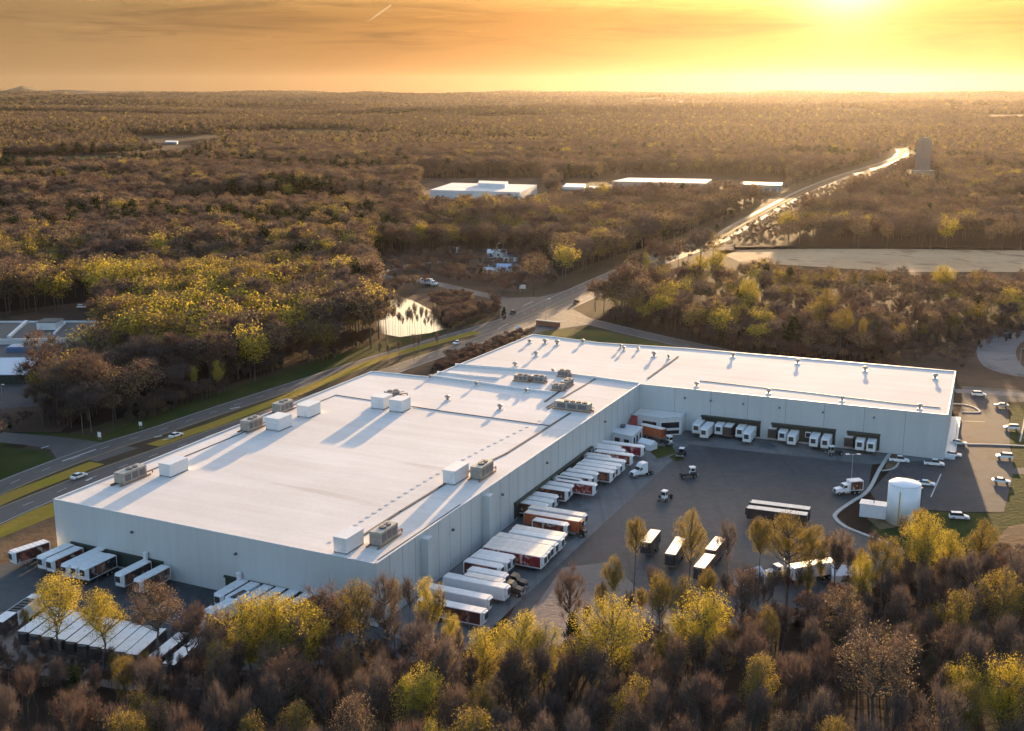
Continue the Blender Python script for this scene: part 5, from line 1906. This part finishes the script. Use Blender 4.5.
# far clumps: a 46 m patch of small trees each
far_index = []
for c in range(8):
    r2 = np.random.default_rng(900 + c)
    Vs, Fs, Ms, of = [], [], [], 0
    mats_ = [M['twig_grey'], M['twig_red'], M['bud'], M['leaf_yellow'], M['leaf_gold'], M['needle'], M['bark']]
    wts = [(.26, .22, .46, .0, .04, .02), (.22, .30, .40, .0, .05, .03), (.20, .14, .40, .04, .20, .02), (.16, .16, .18, .0, .06, .44)][c % 4]
    for t in range(17):
        kd = KN[r2.choice(6, p=np.array(wts) / sum(wts))]
        cw_, h_ = r2.uniform(8, 12), r2.uniform(12, 19)
        (tv, tf), (cv, cf, cm) = tree_parts(1000 + c * 40 + t, kd, h_, cw_, 2)
        ofs = np.array([r2.uniform(-22, 22), r2.uniform(-22, 22), 0])
        Vs.append(cv + ofs)
        for f in cf: Fs.append(f + of)
        ix = {'bare': (0, 2), 'redbare': (1, 2), 'bud': (1, 2), 'yellow': (0, 3), 'gold': (0, 4), 'pine': (0, 5)}[kd]
        Ms.append(np.where(cm == 0, ix[0], ix[1]))
        of += len(cv)
    me = np_mesh('woodland_kind', np.concatenate(Vs), Fs, mats_, np.concatenate(Ms))
    o = bpy.data.objects.new('kind_%03d' % pi, me)
    PCOL.objects.link(o)
    far_index.append(pi)
    pi += 1

pts, pick, scl, rot, wsc = [], [], [], [], []


def add_pts(x, y, pk, sc, ws):
    z = terr(x, y)
    pts.append(np.stack([x, y, z], 1))
    pick.append(pk)
    scl.append(sc)
    wsc.append(ws)
    rot.append(rng.uniform(0, 6.283, len(x)))


# the foreground wood goes on past the frame
x, y = jgrid(110, 420, 6.4, 52.0, 60)
k = inpoly(x, y, pw([(-700, 714), (-90, 714), (-90, 900), (1150, 900), (1059, 720), (1059, 562), (1500, 560), (1700, 1000), (-700, 1000)]))
x, y = x[k], y[k]
qx, qy = topix(x, y, np.full(len(x), 18.0))
k = ((qx < -30) | (qx > 1059) | (qy > 745)) & ~inpoly(x, y, FRONT) | ((inpoly(x, y, FRONT)) & ((qx < -35) | (qx > 1059) | (qy >= 745)))
x, y = x[k], y[k]
if len(x):
    kk = rng.choice(['bare', 'redbare', 'bud', 'gold'], len(x), p=[.35, .4, .17, .08])
    s = rng.uniform(.6, 1.0, len(x))
    add_pts(x, y, np.array([rng.choice(mid_index[q]) for q in kk], int), s, s * rng.uniform(.8, 1.1, len(x)))
R1, R2 = 1000.0, 2100.0
for r0, r1, sp in ((305, R1, 8.2), (R1, R2, 9.6)):
    x, y = jgrid(r0, r1, sp)
    k = allowed(x, y) & ~inpoly(x, y, FRONT) & (rng.random(len(x)) < 0.93)
    x, y = x[k], y[k]
    kk = kinds_for(x, y)
    pk = np.zeros(len(x), int)
    for i, kn in enumerate(KN):
        s = kk == i
        pk[s] = rng.choice(mid_index[kn], s.sum())
    hn = 0.74 + 0.46 * vnoise(x / 120 + 5, y / 80 + 1, 12)
    hs = hn * rng.uniform(.70, 1.28, len(x))
    px0, py0 = topix(x, y, np.zeros(len(x)))
    hs = np.where((px0 > 640) & (py0 > 280) & (py0 < 372), hs * .70, hs)
    # trees behind the wing are lowered above so its roof stays sunlit
    add_pts(x, y, pk, hs, rng.uniform(1.0, 1.5, len(x)) * hs)
# brush: low dry growth on verges, clearings and the yard edge
BRUSH = [([(440, 361), (515, 337), (536, 333), (478, 366), (430, 377)], 1.9, .13, .24), ([(452, 300), (500, 301), (497, 317), (450, 331), (425, 296)], 3.2, .2, .42),
         ([(378, 302), (378, 258), (470, 253), (545, 259), (556, 286), (515, 296), (470, 287), (440, 282)], 6.0, .2, .45),
         ([(-60, 640), (0, 664), (160, 690), (230, 668), (400, 650), (430, 664), (230, 700), (0, 712)], 2.4, .10, .25),
         ([(520, 662), (640, 648), (720, 624), (800, 612), (870, 582), (930, 560), (1000, 556), (1060, 550), (1060, 575), (930, 585), (800, 640), (640, 676), (520, 694)], 2.2, .10, .26),
         ([(890, 352), (985, 334), (1080, 326), (1080, 334), (990, 345), (960, 372), (905, 364)], 4.0, .12, .3),
         ([(120, 336), (128, 385), (75, 432), (0, 432), (40, 420), (70, 396)], 3.0, .15, .45),
         ([(720, 243), (742, 231), (800, 199), (850, 181), (880, 172), (912, 156), (918, 166), (886, 184), (845, 200), (805, 222), (770, 246)], 6.0, .15, .32),
         ([(706, 210), (735, 200), (772, 194), (764, 203), (742, 216), (716, 233)], 6.0, .15, .35),
         ([(420, 199), (550, 197), (556, 212), (420, 215)], 7.0, .15, .35), ([(604, 192), (720, 190), (735, 200), (604, 206)], 7.0, .15, .35),
         ([(590, 318), (660, 332), (740, 352), (800, 360), (880, 364), (900, 356), (900, 350), (740, 342), (650, 322)], 3.0, .15, .4),
         ([(128, 428), (160, 417), (220, 394), (300, 369), (372, 345), (372, 338), (300, 358), (220, 383), (130, 412)], 2.3, .15, .42)]
for pl_, sp_, s0, s1 in BRUSH:
    pl_ = pw(pl_)
    bx = [q[0] for q in pl_]
    by = [q[1] for q in pl_]
    X, Y = np.meshgrid(np.arange(min(bx), max(bx), sp_), np.arange(min(by), max(by), sp_))
    X = X.ravel() + rng.uniform(-.5, .5, X.size) * sp_
    Y = Y.ravel() + rng.uniform(-.5, .5, Y.size) * sp_
    k = inpoly(X, Y, pl_) & (vnoise(X / 14, Y / 14, 31) > .3)
    k &= (dist_line(X, Y, side_n) > 6) & (dist_line(X, Y, drive_n) > 4) & (dist_line(X, Y, side_s) > 7)
    X, Y = X[k], Y[k]
    kk = rng.choice(['redbare', 'bare', 'bud', 'pine'], len(X), p=[.5, .34, .13, .03])
    pk = np.array([rng.choice(mid_index[q]) for q in kk], int)
    s = rng.uniform(s0, s1, len(X))
    add_pts(X, Y, pk, s, s * rng.uniform(1.1, 1.7, len(X)))
x, y = jgrid(R2, 4600, 30)
k = allowed(x, y) & (vnoise(x / 500 + 9, y / 210 + 2, 21) > 0.25)
x, y = x[k], y[k]
dark = vnoise(x / 700 + 60, y / 200 + 20, 14) * .6 + .4 * (1 - np.clip(terr(x, y) / 45, 0, 1))  # low ground gets darker kinds: valley shade put into tree colour
yl = vnoise(x / 420 + 20, y / 160 + 40, 15)
cls = np.where(dark > 0.6, 3, np.where(yl > 0.58, 2, np.where(rng.random(len(x)) < .5, 0, 1)))
add_pts(x, y, np.array(far_index)[cls + 4 * rng.integers(0, 2, len(x))], rng.uniform(.75, 1.15, len(x)), rng.uniform(.9, 1.2, len(x)))
x, y = jgrid(4600, 12300, 62)
k = (vnoise(x / 900 + 9, y / 420 + 2, 22) > 0.25)
x, y = x[k], y[k]
dark = vnoise(x / 1500 + 60, y / 420 + 20, 14)
yl = vnoise(x / 900 + 20, y / 400 + 40, 15)
cls = np.where(dark > 0.58, 3, np.where(yl > 0.6, 2, np.where(rng.random(len(x)) < .5, 0, 1)))
add_pts(x, y, np.array(far_index)[cls + 4 * rng.integers(0, 2, len(x))], rng.uniform(.9, 1.35, len(x)), rng.uniform(1.5, 2.1, len(x)))

pts = np.concatenate(pts)
me = bpy.data.meshes.new('woodland')
me.vertices.add(len(pts))
me.vertices.foreach_set('co', pts.astype(np.float32).ravel())
for nm, typ, dat in (('pick', 'INT', np.concatenate(pick).astype(np.int32)), ('tall', 'FLOAT', np.concatenate(scl).astype(np.float32)),
                     ('wide', 'FLOAT', np.concatenate(wsc).astype(np.float32)), ('turn', 'FLOAT', np.concatenate(rot).astype(np.float32))):
    at = me.attributes.new(nm, typ, 'POINT')
    at.data.foreach_set('value', dat)
wood = link('woodland', me)
tag(wood, kind='stuff')
gt = bpy.data.node_groups.new('woodland_scatter', 'GeometryNodeTree')
gt.interface.new_socket('Geometry', in_out='INPUT', socket_type='NodeSocketGeometry')
gt.interface.new_socket('Geometry', in_out='OUTPUT', socket_type='NodeSocketGeometry')
g = NT(gt)
gi, go_ = g.n('NodeGroupInput'), g.n('NodeGroupOutput')
ci = g.n('GeometryNodeCollectionInfo', transform_space='ORIGINAL')
ci.inputs['Collection'].default_value = PCOL
ci.inputs['Separate Children'].default_value = True
ci.inputs['Reset Children'].default_value = True
ip = g.n('GeometryNodeInstanceOnPoints')
ip.inputs['Pick Instance'].default_value = True


def named_attr(nm, typ):
    a = g.n('GeometryNodeInputNamedAttribute', data_type=typ)
    a.inputs['Name'].default_value = nm
    return a.outputs['Attribute']


cr = g.n('ShaderNodeCombineXYZ')
g.l(named_attr('turn', 'FLOAT'), cr.inputs[2])
e2r = g.n('FunctionNodeEulerToRotation')
g.l(cr.outputs[0], e2r.inputs[0])
cs = g.n('ShaderNodeCombineXYZ')
wa = named_attr('wide', 'FLOAT')
g.l(wa, cs.inputs[0])
g.l(wa, cs.inputs[1])
g.l(named_attr('tall', 'FLOAT'), cs.inputs[2])
g.l(gi.outputs[0], ip.inputs['Points'])
g.l(ci.outputs[0], ip.inputs['Instance'])
g.l(named_attr('pick', 'INT'), ip.inputs['Instance Index'])
g.l(e2r.outputs[0], ip.inputs['Rotation'])
g.l(cs.outputs[0], ip.inputs['Scale'])
g.l(ip.outputs[0], go_.inputs[0])
md = wood.modifiers.new('scatter', 'NODES')
md.node_group = gt
print('TREES', len(TREES), 'WOODLAND', len(pts), [len(p) for p in pick])
# ------------------------------------------------------------------ tank, poles, canopies, far buildings
M['tank'] = mat('tank_paint', (0.86, 0.87, 0.88), 0.28, var=0.04, scale=0.3)
p = P(902, 521.5)
tk = empty('storage_tank', (p.x, p.y, 0))
tag(tk, 'tall white water tank with domed top flashing in the sun', 'tank')
rt, ht_ = 3.95, 10.0
MB().tube((0, 0, 0), (0, 0, ht_), rt, None, 48).build('shell', M['tank'], tk, smooth=False)
for p_ in tk.children[0].data.polygons: p_.use_smooth = len(p_.vertices) == 4
mb = MB()
prof = [(rt + .03, ht_), (rt + .03, ht_ + .12), (rt * .95, ht_ + .3), (rt * .75, ht_ + .52), (rt * .5, ht_ + .72), (rt * .2, ht_ + .86), (.02, ht_ + .88)]
ns = 48
vs_ = [(r_ * math.cos(2 * math.pi * i / ns), r_ * math.sin(2 * math.pi * i / ns), z_) for r_, z_ in prof for i in range(ns)]
fs_ = [(k * ns + i, k * ns + (i + 1) % ns, (k + 1) * ns + (i + 1) % ns, (k + 1) * ns + i) for k in range(len(prof) - 1) for i in range(ns)]
mb.add(vs_, fs_, 0)
mb.build('dome', mat('tank_dome', (0.84, 0.85, 0.86), 0.09, 0.0, var=0.0), tk, smooth=True)
mb = MB()
a0 = -0.35
for s in (-.25, .25):
    mb.tube((3.98 * math.cos(a0) + s * .3, 3.98 * math.sin(a0) - abs(s), 0.2), (3.98 * math.cos(a0) + s * .3, 3.98 * math.sin(a0) - abs(s), ht_ - .8), 0.05, None, 6)
for i in range(18):
    mb.tube((3.98 * math.cos(a0) - .1, 3.98 * math.sin(a0) - .25, 0.5 + i * .48), (3.98 * math.cos(a0) + .1, 3.98 * math.sin(a0) - .25, 0.5 + i * .48), 0.03, None, 5)
mb.tube((4.05 * math.cos(a0), 4.05 * math.sin(a0) - .05, 0.2), (4.05 * math.cos(a0), 4.05 * math.sin(a0) - .05, ht_ - .6), 0.16, None, 8)
mb.build('ladder', M['lamp_case'], tk)
mb = MB()
mb.tube((-2.2, -3.38, 0.2), (-2.2, -3.38, ht_ - 1), 0.13, None, 8)
mb.build('drain_pipe', M['yellow'], tk)
ph = empty('pump_house', P(873, 516), -R(WING_AZ + 90))
ph.location.z = 0
tag(ph, 'low white flat-roofed pump house joined to the foot of the tank', 'shed')
MB().box((0, 0, 1.7), (3.4, 6.4, 3.4), 0).build('wall', M['white'], ph)
MB().box((0, 0, 3.48), (3.7, 6.7, 0.16), 0).build('roof', M['troof'], ph)
MB().box((1.72, 1.0, 1.2), (0.05, 1.0, 2.2), 0).build('door', M['coping'], ph)
MB().tube((0, 0, 3.5), (0, 0, 4.2), 0.12, None, 8).build('vent_pipe', M['lamp_case'], ph)
M['pad'] = M['kerb']
sheet('tank_pad', [(862, 514), (918, 500), (926, 522), (880, 530)], 0.07, M['dirt'])


def kerb(name, pxs, w_, h_, label):
    line = catmull([P(*q) for q in pxs], 5)
    mb = MB()
    pts_l, pts_r = shift(line, -w_ / 2), shift(line, w_ / 2)
    n = len(line)
    vs_ = []
    for a, b in zip(pts_l, pts_r):
        vs_ += [(a.x, a.y, 0), (a.x, a.y, h_), (b.x, b.y, h_), (b.x, b.y, 0)]
    fs_ = [(0, 1, 2, 3)]
    for i in range(n - 1):
        for k in range(3):
            fs_.append((4 * i + k, 4 * (i + 1) + k, 4 * (i + 1) + k + 1, 4 * i + k + 1))
    fs_.append(tuple(4 * (n - 1) + k for k in (3, 2, 1, 0)))
    mb.add(vs_, fs_, 0)
    o = mb.build(name, M['kerb'])
    tag(o, label, 'kerb')


kerb('kerb', [(893, 449), (880, 469), (868, 491), (852, 502), (838, 512), (835, 518), (845, 527), (870, 537), (890, 544)], 1.0, 0.25, 'curved pale concrete kerb between the dark yard and the tank')
kerb('kerb', [(904, 449), (896, 467), (882, 471)], 0.6, 0.2, 'short pale kerb along the mulch bed at the end of the docks')
kerb('kerb', [(967, 444.5), (990, 445), (1030, 446.5), (1070, 448)], 0.7, 0.3, 'long sunlit kerb crossing the parking lot toward the frame edge')
kerb('kerb', [(952, 404), (965, 405), (975, 408), (979, 412.5), (962, 412.5)], 0.7, 0.25, 'looped pale kerb round the bed behind the wing end')
kerb('kerb', [(1026, 412), (1023, 428), (1020, 442)], 0.5, 0.25, 'thin pale kerb along the lawn at the frame edge')
for q in ((941, 474, 931, 497), (962, 421, 985, 422)):
    ribbon('bay_line', [P(q[0], q[1]), P(q[2], q[3])], 0.35, 0.05, M['paint'])


def lamp_post(q, h, label, heads=1, az=0):
    r = empty('lamp_post', P(*q), -R(az))
    tag(r, label, 'lamp post', 'lamp posts')
    MB().tube((0, 0, 0), (0, 0, h), 0.13, 0.08, 8).build('pole', M['alu'], r)
    MB().box((0, 0, 0.3), (0.6, 0.6, 0.6), 0, bev=.05).build('base', M['kerb'], r)
    for s in ((-1, 1) if heads == 2 else (1,)):
        MB().tube((0, 0, h - .1), (s * 1.2, 0, h + .1), 0.05, None, 6).build('arm', M['alu'], r)
        MB().box((s * 1.5, 0, h + .1), (1.0, 0.5, 0.2), 0, bev=.04).build('lamp_head', M['white'], r)


lamp_post((851, 484), 8.5, 'lamp post with white twin heads on the dark yard by the box truck', 2)
lamp_post((4, 413), 10, 'grey lamp post in front of the blue-roofed building', 1, 40)
lamp_post((955, 448), 9, 'lamp post at the outer corner of the wing', 1, 90)
lamp_post((1019, 374), 10, 'lamp post inside the curved pale road', 1)
lamp_post((546, 322), 11, 'tall pole at the truck entrance by the junction', 1, 20)
lamp_post((497, 266), 14, 'lone tall pole beyond the houses on the lane', 1, 0)


def sign(q, az, wd, ht, z0, label, m='white'):
    r = empty('sign', P(*q), -R(az))
    tag(r, label, 'sign', 'roadside signs')
    for s in (-1, 1):
        MB().box((s * wd * .35, 0, z0 / 2 + .1), (.12, .12, z0 + .2), 0).build('post', M['steel'], r)
    MB().box((0, 0.12, z0 + ht / 2), (wd, .12, ht), 0).build('board', M[m], r)


sign((100, 440), 200, 1.2, 1.6, 1.0, 'small white sign at the wood edge by the side road')
sign((141, 429), 200, 1.2, 1.2, 1.2, 'small white sign on the verge opposite the first sign')
sign((522.5, 292), 190, 3.4, 2.2, 1.8, 'white board on the verge across the junction')
sign((518, 331), 200, 2.0, 1.6, .8, 'white board at the parapet corner by the highway')
r = empty('entrance_sign', P(548, 326), -R(120))
tag(r, 'long low masonry sign wall at the truck entrance by the junction', 'sign')
MB().box((0, 0, 1.1), (1.0, 12, 2.2), 0).build('wall', M['rust'], r)
MB().box((0, 0, 2.3), (1.4, 12.4, .25), 0).build('coping', M['kerb'], r)


def gable(q, az, w_, l_, h_, label):
    r = empty('gable_canopy', P(*q), -R(az))
    tag(r, label, 'canopy', 'white gable canopies')
    mb = MB()
    mb.add([(-w_ / 2, -l_ / 2, h_ * .6), (w_ / 2, -l_ / 2, h_ * .6), (0, -l_ / 2, h_), (-w_ / 2, l_ / 2, h_ * .6), (w_ / 2, l_ / 2, h_ * .6), (0, l_ / 2, h_)],
           [(0, 2, 5, 3), (1, 4, 5, 2), (0, 1, 2), (3, 5, 4)], 0)
    mb.build('roof', M['white'], r)
    MB().box((0, 0, h_ * .3 - .05), (w_ - .3, l_ - .3, h_ * .6 - .1), 0).build('wall', M['g_white'], r)
    for s in (-1, 1):
        MB().box((s * (w_ / 2 - .1), 0, h_ * .3), (.15, l_ - .1, h_ * .58), 0).build('side_curtain', M['white'], r)


gable((750, 586), 60, 4.5, 5.5, 4.2, 'small white gable canopy on the side of the white tractor in the trees')
gable((848, 583), 100, 5.0, 7.5, 4.2, 'white gable canopy at the dark wood edge past the box trailer')
gable((647.5, 448.5), WING_AZ - 70, 3.2, 5.0, 3.0, 'small pale gable shelter between the dock office and the grass patch')
# flatbed with a load coloured yellow in place of sunlight on it
r = empty('flatbed_trailer', P(780, 580), -R(azq + 4))
tag(r, 'low flatbed trailer with load painted sunlight yellow beside the white box trailer', 'trailer')
MB().box((0, 0, 1.1), (2.5, 8.5, .25), 0).build('deck', M['chassis'], r)
mb = MB()
for i in range(5):
    mb.box((-.9 + i * .45, .3, 1.5), (.38, 6.5 - .3 * (i % 2), .5), 0)
mb.build('load', M['yellow'], r)
for s in (-1, 1):
    for y in (-3, -1.8):
        wheel(r, s * .95, y)


# blue-shaded building by the highway
def Z(x, y, z): return P(x, y, z)
hb = 7.0
bq = [Z(-60, 322, hb), Z(97, 321.5, hb), Z(86, 338, hb), Z(-60, 341, hb)]
sc_ = empty('flat_roofed_hall', sum(bq, Vector()) / 4)
sc_.location.z = 0
tag(sc_, 'dark flat-roofed hall with pale blue parapets and a white penthouse behind trees', 'building')
S0 = Vector(sc_.location)
rs = lambda p_: (p_.x - S0.x, p_.y - S0.y)
MB().prism([rs(v) for v in bq], 0, hb - .4, 0, mi_top=1).build('wall', [M['panel_white'], M['dark_joint']], sc_)


def bar(a, b, w_, z0, z1, m, nm, root, o0):
    a, b = Vector((a.x, a.y, 0)), Vector((b.x, b.y, 0))
    d = b - a
    c = (a + b) / 2
    return MB().box((c.x - o0.x, c.y - o0.y, (z0 + z1) / 2), (w_, d.length + w_, z1 - z0), 0, rz=-math.atan2(d.x, d.y)).build(nm, m, root)


for i in range(4):
    bar(bq[i], bq[(i + 1) % 4], .5, hb - .8, hb + .35, M['panel_white'], 'parapet', sc_, S0)
bar(Z(26, 322, hb), Z(9, 337, hb), 1.2, hb - .5, hb + .6, M['panel_white'], 'roof_rib', sc_, S0)
bar(Z(65, 323, hb), Z(54, 334, hb), .8, hb - .5, hb + .5, M['panel_white'], 'roof_rib', sc_, S0)
pc = Z(50.5, 327.5, hb)
MB().box((pc.x - S0.x, pc.y - S0.y, hb + 1.4), (8, 9, 3.2), 0).build('penthouse', M['panel_white'], sc_)
MB().box((pc.x - S0.x, pc.y - S0.y, hb + 3.06), (8.4, 9.4, .2), 0).build('penthouse_roof', M['dark_joint'], sc_)
bl = [Z(-60, 343, 5), Z(48, 343, 5), Z(40, 357, 5), Z(-60, 358, 5)]
MB().prism([rs(v) for v in bl], 0, 5, 0, mi_top=1).build('front_range', [M['panel_white'], M['dark_joint']], sc_)
MB().box((rs(Z(28, 348, 6))[0], rs(Z(28, 348, 6))[1], 6), (15, 7, 2.2), 0, bev=.5).build('skylight', M['blue'], sc_)
M['blue_roof'] = mat('blue_grey_metal_roof', (0.36, 0.47, 0.60), 0.4, 0.0, var=0.06)
fr = [Z(-60, 357.5, 4.9), Z(40, 357, 4.9), Z(26, 374.5, 3.6), Z(-60, 375, 3.6)]
mb = MB()
vv = [(*rs(fr[0]), 4.9), (*rs(fr[1]), 4.9), (*rs(fr[2]), 3.6), (*rs(fr[3]), 3.6), (*rs(fr[0]), 4.7), (*rs(fr[1]), 4.7), (*rs(fr[2]), 3.4), (*rs(fr[3]), 3.4)]
mb.add(vv, [(0, 3, 2, 1), (4, 5, 6, 7), (0, 1, 5, 4), (1, 2, 6, 5), (2, 3, 7, 6), (3, 0, 4, 7)], 0)
mb.build('sloping_roof', M['blue_roof'], sc_)
MB().prism([rs(v * 1.0) for v in (fr[0], fr[1], fr[2], fr[3])], 0, 3.3, 0, top=False).build('lower_wall', M['dock'], sc_)
sheet('parking_lot', [(-60, 384), (30, 382), (110, 352), (122, 372), (60, 404), (-60, 414)], 0.03, M['lot'])


# small houses and sheds on the lane beyond the pond
def house(q, az, w_, l_, h_, label, roof='troof', wallm='g_white', name='house', windows=True):
    r = empty(name, P(*q), -R(az))
    tag(r, label, 'house')
    MB().box((0, 0, h_ / 2), (w_, l_, h_), 0).build('wall', M[wallm], r)
    mb = MB()
    e = .4
    mb.add([(-w_ / 2 - e, -l_ / 2 - e, h_), (w_ / 2 + e, -l_ / 2 - e, h_), (0, -l_ / 2 - e, h_ + w_ * .28), (-w_ / 2 - e, l_ / 2 + e, h_), (w_ / 2 + e, l_ / 2 + e, h_), (0, l_ / 2 + e, h_ + w_ * .28)],
           [(0, 2, 5, 3), (1, 4, 5, 2), (0, 1, 2), (3, 5, 4), (0, 3, 4, 1)], 0)
    mb.build('roof', M[roof], r)
    if windows:
        for s in (-1, 1):
            for k in (-.3, .1):
                MB().box((s * w_ / 2, k * l_, h_ * .55), (.12, 1.3, 1.2), 0).build('window', M['glass'], r)
        MB().box((w_ / 2, l_ * .32, h_ * .38), (.12, 1.1, 2.1), 0).build('door', M['coping'], r)


house((500, 272.5), 100, 8, 13, 3.2, 'white house with pale blue roof beside the lane past the pond', 'blue_roof')
house((489, 273.5), 100, 4.5, 6, 2.6, 'small white shed next to the house on the lane', 'troof')
house((497, 257), 95, 7, 12, 3.2, 'grey-roofed house at the wood edge behind the lane', 'troof')
house((511, 261), 95, 6, 9, 2.8, 'low pale house behind the lane, closer to the highway', 'lamp_case')
house((455, 252.5), 95, 4, 6, 2.6, 'tiny pale shed in the scrub where the lane bends', 'troof')


def far_hall(poly, z, label, roofm='roof', wallm='panel_white', name='distant_hall', extra=()):
    q = [P(x, y, z) for x, y in poly]
    r = empty(name, sum(q, Vector()) / len(q))
    r.location.z = 0
    o0 = Vector(r.location)
    tag(r, label, 'building')
    pl = [(v.x - o0.x, v.y - o0.y) for v in q]
    MB().prism(pl, 0, z - .3, 0, top=False).build('wall', M[wallm], r)
    MB().flat(pl, z - .25, 0).build('roof', M[roofm], r)
    for poly2, z2 in extra:
        q2 = [P(x, y, z2) for x, y in poly2]
        MB().prism([(v.x - o0.x, v.y - o0.y) for v in q2], z - .3, z2, 0, mi_top=1).build('penthouse', [M[wallm], M[roofm]], r)
    d0, d1 = Vector((*pl[-1], 0)), Vector((*pl[-2], 0))
    dd = d1 - d0
    for t in (.12, .3, .48, .66, .84):
        c = d0 + dd * t
        MB().box((c.x, c.y, 2.2), (.3, 5, 3.6), 0, rz=-math.atan2(dd.x, dd.y)).build('dock_door', M['lamp_case'], r)


far_hall([(452, 182.5), (537, 184.5), (520, 192), (430, 189.5)], 11, 'distant white flat-roofed factory in the wood left of the highway', extra=[([(479, 180.5), (508, 181.5), (505, 184), (478, 183)], 15)])
far_hall([(628, 177.5), (712, 179), (706, 183), (612, 181)], 10, 'distant long factory with pale roof line near the far bend of the highway', roofm='troof', wallm='unit')
far_hall([(742, 181.5), (783, 182.5), (781, 185), (740, 184)], 8, 'distant low shed right beside the far stretch of highway', roofm='troof', wallm='unit')
far_hall([(566, 183), (586, 183.5), (584, 187), (563, 186.5)], 7, 'small distant white building between the two distant factories', roofm='troof')
far_hall([(590, 185.5), (603, 186), (602, 188), (588, 187.7)], 5, 'tiny distant pale shed close to the small white building', roofm='troof')
far_hall([(166, 140.4), (178, 140.7), (177, 141.7), (165, 141.4)], 6, 'very distant pale barn by the green fields', roofm='troof')
far_hall([(370, 132.2), (396, 132.8), (395, 134), (368, 133.5)], 10, 'very distant pale roof alone in the middle wood', roofm='troof')
far_hall([(990, 205), (1040, 206), (1038, 209), (986, 208)], 8, 'distant row of pale sheds beyond the open field at the frame edge', roofm='troof')
far_hall([(788, 145), (800, 145.4), (799, 147), (786, 146.6)], 8, 'very distant small pale roof before the highway bend', roofm='troof')
far_hall([(832, 141.5), (848, 142), (846, 143.6), (830, 143)], 8, 'very distant pale roof below the sun glow', roofm='troof')
for i, (x_, y_) in enumerate(((572, 189.5), (578, 190), (584, 190.3))):
    trailer(None, 80, 11.0, 'g_white', 'troof', f'white trailer parked at the small distant white building, {ORD[i]} of three', 'distant parked trailers', front=P(x_, y_))
for i, x_ in enumerate((742, 748, 754, 760)):
    trailer(None, 60, 8.5, 'g_white', 'troof', f'white trailer in the distant yard below the low shed, {ORD[i]} of four', 'distant parked trailers in the yard', front=P(x_, 192.5 - .3 * i))
# tower
M['tower'] = mat('tower_concrete', (0.19, 0.18, 0.17), 0.9)
tp = P(921.5, 178)
tw_ = empty('storage_tower', (tp.x, tp.y, 0))
tag(tw_, 'tall grey windowless tower standing over the wood by the far highway', 'tower')
MB().box((0, 0, 23.5), (13.5, 12, 47), 0, rz=.25).build('shaft', M['tower'], tw_)
MB().box((0, 0, 48.2), (9, 8, 2.6), 0, rz=.25).build('head_house', M['tower'], tw_)
MB().box((-2, -10, 5), (26, 10, 10), 0, rz=.25).build('base_building', M['unit'], tw_)
# guard rail and fence by the long field
kerb('field_bank', [(735, 248.8), (800, 248.2), (900, 248.2), (1070, 250)], 5, 1.6, 'low dark earth bank along the far side of the tan field')
bpy.data.objects['field_bank'].data.materials[0] = M['floor']
# brush between the roof edge and the highway
brush_i = [0]
# ------------------------------------------------------------------ air
mb = MB()
mb.box((0, 0, 139), (29700, 29700, 280), 0)
hm = bpy.data.materials.new('haze')
hm.use_nodes = True
ht = NT(hm.node_tree)
ht.t.nodes.clear()
pv = ht.n('ShaderNodeVolumePrincipled')
pv.inputs['Color'].default_value = (0.95, 0.87, 0.80, 1)
pv.inputs['Density'].default_value = HAZE_DENSITY
pv.inputs['Anisotropy'].default_value = 0.74
ho = ht.n('ShaderNodeOutputMaterial')
ht.l(pv.outputs[0], ho.inputs['Volume'])
hz = mb.build('haze', hm)
tag(hz, kind='stuff')
